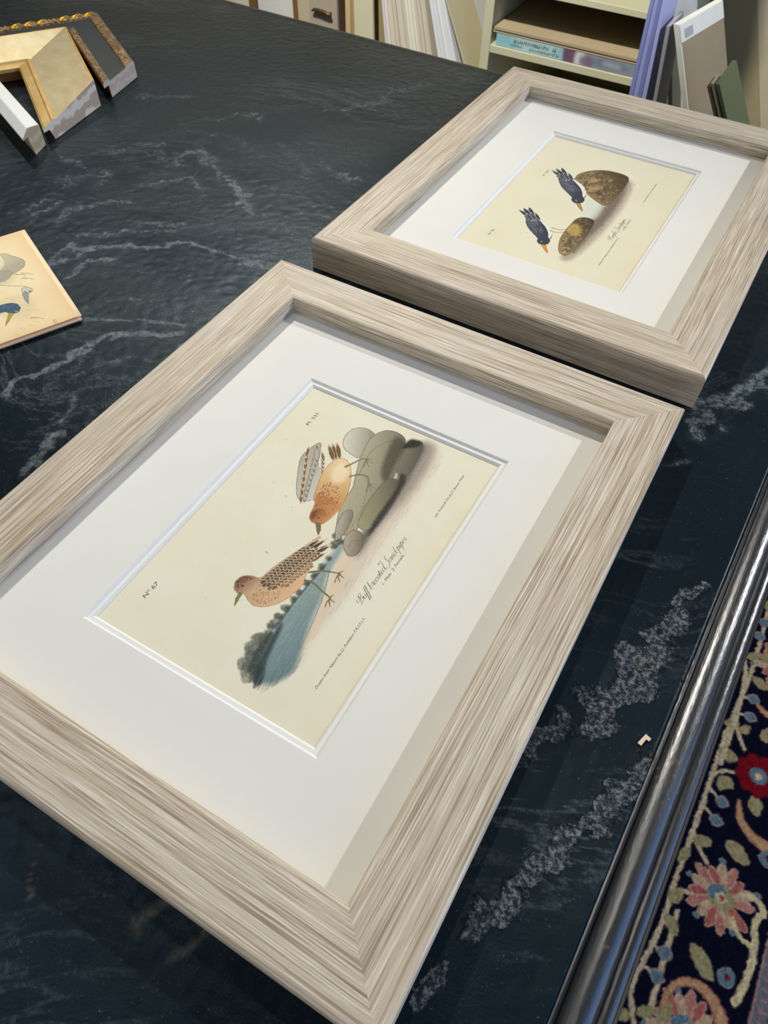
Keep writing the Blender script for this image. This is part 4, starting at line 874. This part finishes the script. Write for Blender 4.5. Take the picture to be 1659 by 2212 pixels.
    for k in range(-40, 120):
        y = k * 14.; cv.dots([(604, y), (610, y - 5), (616, y), (610, y + 5)], 6, 1.6, 2.6, (186, 118, 110), .9)
    cv.stroke([(598, -400), (598, 1100)], 3, 3, (196, 140, 130), .8, False); cv.stroke([(622, -400), (622, 1100)], 3, 3, (20, 22, 30), .9, False)
    cv.poly([(625, -400), (1000, -400), (1000, 1100), (625, 1100)], (214, 198, 168), 1, 2.4, False)
    for k in range(900):
        x = rng.uniform(632, 955); y = rng.uniform(-330, 1000); c = ((120, 22, 30), (96, 122, 134), (28, 30, 42), (160, 148, 106))[k % 4]
        r = rng.uniform(2.5, 6); cv.poly([(x - r, y), (x, y - r), (x + r, y), (x, y + r)], c, .9, 2.4)
    for k in range(120):
        x = rng.uniform(632, 955); y = rng.uniform(-330, 1000); a = rng.uniform(0, 6.28); cv.stroke([(x, y), (x + 16 * math.cos(a), y + 16 * math.sin(a)), (x + 28 * math.cos(a + .8), y + 28 * math.sin(a + .8))], 2.4, 1.6, (60, 58, 66), .8)
    cv.C *= (1 + .07 * smooth_field(cv.h, cv.w, 1.5, 1))[..., None]
    return cv
M_rug = vcol_mat('wool_pile', .95, .05, .004, 420)
cvr = rug_picture()
pile = .009 + smooth_field(cvr.h, cvr.w, 1.4, .0006)
rug = sheet('oriental_rug', cvr, M_rug, None, None, zf=pile, gain=.9)
so = rug.modifiers.new('thick', 'SOLIDIFY'); so.thickness = .007
tag(rug, 'oriental wool rug with navy floral border on the floor beside the table', 'rug')

# ------------------------------------------------------------------ background: rack ledge, boards, shelf unit
YB = 1.30; LZ = .58
M_cab = plain('cream_cabinet', L3(186, 178, 150), .6, .3, .05, 8)
M_shelf = plain('sage_cream_paint', L3(196, 194, 166), .5, .35, .04, 10)
mb = MB(); mb.box(-1.6, -.484, 1.285, 1.85, .07, LZ - .02); mb.box(-1.58, -.50, 1.31, 1.84, 0, .07)
led = empty('low_cabinet', (0, 0, 0)); tag(led, 'long low cream cabinet under the standing boards against the back wall', 'cabinet')
mb.build('body', M_cab, led)
mb = MB(); mb.box(-1.61, -.4835, 1.275, 1.86, LZ - .02, LZ); mb.build('cabinet_top', M_cab, led, bevel=.002)
for k in range(3):
    mb = MB(); x0 = -1.58 + k * .365; mb.box(x0, x0 + .355, 1.270, 1.285, .09, LZ - .03); d_ = mb.build('door', M_cab, led, bevel=.002)
    mb = MB(); mb.box(x0 + .31, x0 + .32, 1.255, 1.270, .36, .46); mb.build('door_handle', plain('dull_brass', L3(120, 100, 60), .4, .5, .05, 30, 0, .8), d_)
def lin_x(x6, s): return lambda z: x6 + s * (z - .6)
def board(name, label, xl, sl, xr, sr, col, y0=YB, dep=.30, z0=LZ, z1=1.0, group=None, cat='board', mat=None, edge=None):
    mb = MB(); mb.lean(lin_x(xl, sl), lin_x(xr, sr), y0, y0 + dep, z0 + .0004, z1)
    m = mat or plain(name + '_surface', L3(*col), .75, .2, .03, 16)
    o = mb.build(name, m); tag(o, label, cat, group); return o
# pigeon-hole cabinet pieces standing on the ledge
M_bw = plain('brown_wood', L3(128, 92, 58), .5, .35, .15, 12); M_dbw = plain('dark_brown_wood', L3(72, 54, 38), .5, .35, .15, 12)
pc = empty('pigeonhole_cabinet', (-.95, 1.5, LZ)); tag(pc, 'upright storage cabinet with brown dividers and a small grey-beige drawer behind the table', 'cabinet')
def part(name, x0, x1, z0, z1, m, y0=YB, y1=1.78, par=pc):
    mb = MB(); mb.box(x0 + .95, x1 + .95, y0 - 1.5, y1 - 1.5, z0 - LZ, z1 - LZ); return mb.build(name, m, par)
part('divider', -1.058, -1.039, LZ + .012, 1.0, M_bw); part('divider', -.9375, -.9255, LZ + .012, 1.0, M_bw); part('divider', -.8200, -.8015, LZ + .012, 1.0, M_dbw, YB + .004)
part('base_board', -1.058, -.8015, LZ + .0003, LZ + .012, M_bw, YB + .004); part('back_panel', -1.058, -.8015, LZ + .0003, 1.0, M_dbw, 1.78, 1.79)
part('stile', -.9255, -.8920, LZ + .012, 1.0, plain('beige_paint', L3(196, 184, 160), .6, .3, .03, 12), YB + .002, 1.6)
dr = part('drawer', -.8920, -.8205, LZ + .04, .735, plain('grey_beige_drawer', L3(178, 166, 150), .6, .3, .03, 12), YB - .002, 1.6); part('drawer', -.8920, -.8205, .737, .90, plain('grey_beige_drawer_top', L3(178, 166, 150), .6, .3, .03, 12), YB - .002, 1.6)
# bow shaped pull
mb = MB(); pts = [(-.880, .6575), (-.874, .6600), (-.862, .6603), (-.848, .6590), (-.836, .6565), (-.830, .6545)]; rad = [.0022, .0036, .0040, .0044, .0036, .0020]
v = []; f = []
for (x, z), r in zip(pts, rad):
    for i in range(8): a = 2 * math.pi * i / 8; v.append((x + .95, YB - .010 + math.cos(a) * r - 1.5, z + math.sin(a) * r - LZ))
for k in range(len(pts) - 1):
    for i in range(8): j = (i + 1) % 8; f.append((k * 8 + i, k * 8 + j, (k + 1) * 8 + j, (k + 1) * 8 + i))
f += [tuple(range(8)), tuple(range(40, 48))[::-1]]; mb.add(v, f)
for xx in (-.874, -.836): mb.box(xx - .002 + .95, xx + .002 + .95, YB - .010 - 1.5, YB - .002 - 1.5, .656 - LZ, .660 - LZ)
h_ = mb.build('drawer_pull', plain('bronze', L3(104, 88, 52), .4, .5, .1, 60, 0, .7), dr, True); h_['label'] = 'dark bronze bow-shaped drawer pull'
G = 'mat boards standing in the rack'
board('mat_board', 'cream board standing at the left end, beside the first brown divider', -1.20, 0, -1.0605, 0, (226, 220, 198), YB, .004, group=None)
mb = MB(); mb.box(-1.0365, -.9400, YB + .004, YB + .012, LZ + .0125, .98); o = mb.build('white_panel', plain('white_panel_surface', L3(226, 228, 224), .6, .3, .02, 12)); tag(o, 'large white panel standing between the two brown dividers', 'board')
board('mat_board', 'tan edged board standing right beside the dark brown divider', -.8005, 0, -.7880, 0, (206, 182, 140), dep=.3)
board('mat_board', 'thin ochre board just right of the tan edged board', -.7865, 0, -.7800, 0, (176, 150, 104), dep=.3)
board('mat_board', 'wide pale sage board standing left of the leaning white sheets', -.7785, -.01, -.7300, -.03, (212, 208, 178), dep=.006)
board('mat_board', 'olive drab board in the gap left of the leaning white sheets', -.7280, -.03, -.6990, -.10, (150, 142, 104), y0=YB + .02, dep=.006, z1=.74)
fan = []
def interp(xa, sa, xb, sb, n, cols, names):
    for k in range(n):
        t0 = k / n; t1 = (k + .90) / n
        board('mat_board', names[k], xa + (xb - xa) * t0, sa + (sb - sa) * t0, xa + (xb - xa) * t1, sa + (sb - sa) * t1, cols[k % len(cols)], y0=YB + .003 * ((k * 7) % 3), dep=.28, group=G)
pos = lambda s, side: s
interp(-.6980, -.132, -.6790, -.165, 3, [(222, 214, 214), (230, 224, 222), (214, 206, 200)], ['leftmost white mat board of the leaning stack, beside the olive board', 'second white mat board of the leaning stack from the left', 'third white mat board of the leaning stack from the left'])
interp(-.6785, -.166, -.6355, -.208, 5, [(218, 210, 192), (206, 198, 182), (214, 206, 190)], ['beige mat board of the leaning stack, fourth sheet from the left', 'beige mat board of the leaning stack, fifth sheet from the left', 'beige mat board of the leaning stack, sixth sheet from the left', 'beige mat board of the leaning stack, seventh sheet from the left', 'beige mat board of the leaning stack, eighth sheet from the left'])
interp(-.6350, -.208, -.6145, -.212, 3, [(232, 230, 214), (226, 224, 210)], ['ivory mat board in the middle of the leaning stack, left of its two neighbours', 'central ivory mat board of the leaning stack', 'ivory mat board in the middle of the leaning stack, right of its two neighbours'])
interp(-.6140, -.213, -.5815, -.248, 4, [(212, 204, 186), (204, 196, 178)], ['light beige mat board right of the ivory ones, first of four', 'light beige mat board right of the ivory ones, second of four', 'light beige mat board right of the ivory ones, third of four', 'light beige mat board left of the bluish white sheets, last of four'])
interp(-.5670, -.285, -.5240, -.350, 5, [(226, 228, 230), (216, 220, 226), (232, 232, 232)], ['bluish white mat board at the right of the stack, first of five', 'bluish white mat board at the right of the stack, second of five', 'bluish white mat board at the right of the stack, middle of five', 'bluish white mat board at the right of the stack, fourth of five', 'bluish white mat board at the right of the stack, last of five'])
mb = MB(); mb.lean(lin_x(-.5034, -.49), lin_x(-.4980, -.49), YB, YB + .10, LZ + .0004, .742)
o = mb.build('leaning_board', plain('khaki_board', L3(192, 184, 154), .7, .2, .03, 16)); tag(o, 'khaki board leaning at the steepest angle, right of the white sheets', 'board')
mb = MB(); mb.box(-.60, -.50, 1.66, 1.74, LZ + .0004, .80); o = mb.build('storage_box', plain('red_brown_box', L3(120, 72, 54), .6, .3, .1, 20), bevel=.003); tag(o, 'small red-brown box behind the leaning khaki board', 'box')

# shelf unit
su = empty('shelf_unit', (-.316, 1.55, 0)); tag(su, 'sage cream shelf unit behind the table, with a book and boards on its shelf', 'shelf')
def sp(name, x0, x1, y0, y1, z0, z1): mb = MB(); mb.box(x0 + .316, x1 + .316, y0 - 1.55, y1 - 1.55, z0, z1); return mb.build(name, M_shelf, su, bevel=.0012)
sp('side_panel', -.4802, -.4612, YB, 1.80, 0, 1.15); sp('side_panel', -.166, -.1535, YB, 1.80, 0, 1.15)
for z in (.08, .22, .44, .6555, .7655, .92, 1.12): sp('shelf_board', -.4610, -.1662, YB, 1.79, z, z + (.014 if z in (.6555,) else .0115))
sp('back_panel', -.4610, -.1662, 1.79, 1.80, .02, 1.15)
ZS = .6697
# book lying on the shelf
bk = empty('book', (-.3085, YB + .005, ZS)); tag(bk, 'thick book lying flat on the shelf, pale blue and violet spine to the front', 'book')
cvb = Canvas(-142, 142, 0, 21, .8, (150, 190, 196), .3, 3)
X_ = cvb.X; cvb.C[:] = (140, 186, 194)
cvb.poly([(-100, -2), (-20, -2), (-20, 24), (-100, 24)], (186, 206, 206), .8, 30, False); cvb.poly([(4, -2), (150, -2), (150, 24), (4, 24)], (136, 144, 158), 1, 3, False)
cvb.poly([(0, -2), (22, -2), (26, 24), (-2, 24)], (108, 80, 104), 1, 6, False); cvb.poly([(24, 0), (44, 0), (40, 22), (24, 20)], (206, 206, 212), .9, 8); cvb.poly([(36, 0), (58, 0), (56, 16), (36, 14)], (116, 96, 118), .8, 8)
cvb.cloud([(60, 4), (100, 3), (130, 10), (100, 18), (66, 16)], (108, 118, 138), .7, 12); cvb.cloud([(80, 8), (110, 6), (112, 14), (84, 16)], (168, 176, 184), .7, 8)
btx = []
for (x0, x1, y0, hh, cc) in ((-104, -34, 10.4, 5.2, (44, 62, 74)), (-22, -14, 9.6, 6.4, (44, 62, 74)), (-70, -8, 2.8, 3.8, (58, 92, 102)), (-110, -84, 3.6, 4.2, (66, 112, 122))):
    x = x0
    while x < x1:
        cvb.stroke([(x, y0), (x + .4, y0 + hh)], 1.3, 1.3, cc, .85, False); cvb.stroke([(x, y0 + hh * rng.choice([.05, .5, .95])), (x + 2.4, y0 + hh * rng.choice([.05, .5, .95]))], 1.0, 1.0, cc, .8, False); x += rng.choice([3.4, 4.0, 4.6])
sp_ = sheet('spine', cvb, M_print, bk, btx, zoff=3e-4); sp_.rotation_euler = (math.pi / 2, 0, 0); sp_.location = (0, -.0012, .0006)
mb = MB(); mb.box(-.142, .142, -.001, .21, .0004, .0026); mb.box(-.142, .142, -.001, .21, .0196, .0218); mb.box(-.142, .142, -.001, .0012, .0004, .0218); mb.build('cover', plain('book_cover', L3(120, 156, 168), .5, .3, .05), bk)
mb = MB(); mb.box(-.139, .139, .0014, .206, .0027, .0195); mb.build('page_block', plain('pages', L3(222, 210, 186), .8, .1, .05, 60), bk)
for k, (c, lb) in enumerate((((196, 176, 142), 'lower of two tan boards lying on the book in the shelf unit'), ((172, 156, 128), 'upper of two tan boards lying on the book in the shelf unit'))):
    mb = MB(); z0 = ZS + .0222 + k * .0052; mb.box(-.4585 + .002 * k, -.168, YB + .004 - .002 * k, YB + .40, z0, z0 + .0046)
    tag(mb.build('flat_board', plain('tan_flat_board', L3(*c), .75, .15, .06, 12)), lb, 'board', 'tan boards on the shelf')

# right hand boards standing on the floor
def xl(p0, z0, p1, z1): s = (p1 - p0) / (z1 - z0); return lambda z: p0 + s * (z - z0)
A_, B_ = xl(-.1484, .8256, -.1440, .693), xl(-.1235, .8297, -.1135, .695)
PUR = [(134, 143, 200), (156, 164, 214), (122, 131, 188), (168, 174, 218)]
for k in range(4):
    fa = lambda z, k=k: A_(z) + (B_(z) - A_(z)) * k / 4; fb = lambda z, k=k: A_(z) + (B_(z) - A_(z)) * (k + .94) / 4
    mb = MB(); mb.lean(fa, fb, 1.2 + .002 * (k % 2), 1.285, .0005, .97)
    tag(mb.build('portfolio', plain('violet_folder', L3(*PUR[k]), .45, .4, .04, 14)), ['violet portfolio nearest the shelf unit, first of four upright', 'lighter violet portfolio, second from the shelf unit', 'dark violet portfolio, third from the shelf unit', 'pale violet portfolio, farthest from the shelf unit'][k], 'portfolio', 'violet portfolios')
def rb(name, label, fa, th, y0, y1, z1, col, cat='board', z0=.0005):
    mb = MB(); mb.lean(fa, lambda z: fa(z) + th, y0, y1, z0, z1); o = mb.build(name, plain(name + '_face', L3(*col), .6, .3, .03, 14)); tag(o, label, cat); return o
rb('thin_board', 'thin grey board tilted between the violet portfolios and the white boards', xl(-.1115, .792, -.1005, .691), .006, 1.2, 1.28, .795, (150, 150, 158))
rb('foam_board', 'tall white foam board leaning right of the violet portfolios', xl(-.1410, .8031, -.0898, .651), .0080, 1.29, 1.45, .842, (206, 208, 206))
fa = xl(-.1010, .7979, -.0478, .6847)
mp = empty('mat_package', (fa(0), 1.28, 0)); tag(mp, 'bagged tan mat with a grey-white header strip, leaning in front of the white foam board', 'package')
def mpp(name, off, th, z0, z1, m, y0=1.2, y1=1.352):
    mb = MB(); mb.lean(lambda z: fa(z) - fa(0) + off, lambda z: fa(z) - fa(0) + off + th, y0 - 1.28, y1 - 1.28, z0, z1)
    mb.v = [(x + .20 * (y + .08), y, z) for x, y, z in mb.v]; return mb.build(name, m, mp)
mpp('backing_board', .0, .0095, .0005, .800, plain('white_backing', L3(210, 210, 200), .6, .3, .03))
mpp('tan_mat', .0096, .0012, .0005, .776, plain('tan_mat_face', L3(138, 125, 103), .6, .3, .04), 1.203, 1.351)
mpp('header_strip', .0096, .0014, .7762, .800, plain('header_card', L3(206, 208, 204), .4, .4, .03))
mpp('price_label', .0112, .0003, .780, .792, plain('grey_label', L3(150, 154, 156), .6, .2, .1, 300), 1.212, 1.240)
rb('green_board', 'olive green board standing low in front of the bagged tan mat', xl(.0070, .7708, .0320, .7323), .006, 1.09, 1.195, .7705, (88, 96, 66))
rb('brown_board', 'small brown strip board just left of the olive green board', xl(-.0085, .7708, .0165, .7323), .0045, 1.09, 1.13, .764, (112, 88, 60))
rb('grey_green_board', 'pale grey-green thin board between the brown strip and olive green board', xl(-.0010, .7708, .0240, .7323), .0040, 1.09, 1.13, .7695, (138, 136, 110))
rb('tall_board', 'tall dark olive board standing behind the bagged mat at the right', xl(-.192, .629, -.108, .437), .1505, 1.83, 1.85, .98, (158, 146, 112))
rb('tall_board', 'tall lighter khaki board at the right edge, beside the dark olive one', xl(-.041, .629, .043, .437), .40, 1.83, 1.85, .98, (190, 178, 150))

# ------------------------------------------------------------------ lights
def spot(name, loc, tgt, power, col, size=75, blend=.6, r=.02):
    l = bpy.data.lights.new(name, 'SPOT'); l.energy = power; l.color = col; l.spot_size = math.radians(size); l.spot_blend = blend; l.shadow_soft_size = r
    o = bpy.data.objects.new(name, l); COL.objects.link(o); o.location = loc
    o.rotation_euler = (Vector(tgt) - Vector(loc)).to_track_quat('-Z', 'Y').to_euler(); return o
def area(name, loc, tgt, power, col, sx, sy):
    l = bpy.data.lights.new(name, 'AREA'); l.energy = power; l.color = col; l.shape = 'RECTANGLE'; l.size = sx; l.size_y = sy
    o = bpy.data.objects.new(name, l); COL.objects.link(o); o.location = loc
    o.rotation_euler = (Vector(tgt) - Vector(loc)).to_track_quat('-Z', 'Y').to_euler(); return o
spot('track_and_fill_light', (1.50, 1.55, 2.12), (0, .25, T), 100, (.99, .985, .98))
spot('track_and_fill_light', (-.87, 1.22, 2.30), (-.02, -.25, T), 100, (1, .95, .86), 60, 1.0)
spot('track_and_fill_light', (-.14, .38, 2.40), (0, -.05, T), 9, (1, .96, .88))
spot('track_and_fill_light', (-.45, .15, 2.40), (-.55, 1.62, 1.0), 215, (1, .95, .84), 52, .75, .06)
spot('track_and_fill_light', (-1.55, .95, 2.30), (-.66, .46, T), 28, (1, .95, .84), 30, .9)  # added fill spot that brightens the gold corner samples, not a known lamp
spot('track_and_fill_light', (-1.7, .3, 2.40), (-1.9, 1.9, 1.35), 80, (1, .96, .9), 62, .9, .06)  # added spot on the unseen left wall, so the far slate reflects it
area('added_fill_panel', (-.87, -.45, 2.40), (-.87, -.45, 0), 2.6, (.9, .97, 1), .7, .6)  # made-up overhead fill, mirrored in the slate at the near left
area('window_and_fill_light', (2.5, -.1, 1.75), (0, .1, T), 23, (.16, .42, 1), 2.6, 1.6)
area('window_and_fill_light', (.2, -2.6, 1.25), (0, .2, T), 15, (1, .965, .92), 2.4, .9)  # added soft fill behind the camera for faces turned towards it, no window
area('window_and_fill_light', (2.5, .0, .80), (.3, .1, T - .05), 5, (.95, .97, 1), 2.6, .12)  # added low strip, gives the edge moulding its outer white highlight, no window
w = bpy.data.worlds.new('room_air'); SC.world = w; w.use_nodes = True
bg = w.node_tree.nodes['Background']; bg.inputs[0].default_value = (.97, .97, 1, 1); bg.inputs[1].default_value = .12

# ------------------------------------------------------------------ camera
R = [[0.8630557507430798, 0.5049092603328802, 0.014191896948517134], [0.40689068470296685, -0.6783127019095595, -0.6118266495746151], [-0.2992903971243228, 0.5338150590400562, -0.7908645528351882]]
cam = bpy.data.cameras.new('camera'); co = bpy.data.objects.new('camera', cam); COL.objects.link(co)
M = Matrix(((R[0][0], -R[1][0], -R[2][0], .1739549), (R[0][1], -R[1][1], -R[2][1], -.21914166), (R[0][2], -R[1][2], -R[2][2], 1.25579494), (0, 0, 0, 1)))
co.matrix_world = M
cam.sensor_fit = 'VERTICAL'; cam.sensor_height = 36; cam.sensor_width = 27; cam.lens = 1590.28 / 2212 * 36
cam.clip_start = .01; cam.clip_end = 50
cam.dof.use_dof = True; cam.dof.focus_distance = .54; cam.dof.aperture_fstop = 22.0
SC.camera = co
vs = SC.view_settings; SC.display_settings.display_device = 'sRGB'; vs.view_transform = 'Standard'; vs.look = 'None'; vs.gamma = 1; vs.use_curve_mapping = False; vs.exposure = 0
SC.cycles.use_denoising = True; SC.cycles.max_bounces = 8; SC.cycles.sample_clamp_indirect = 5
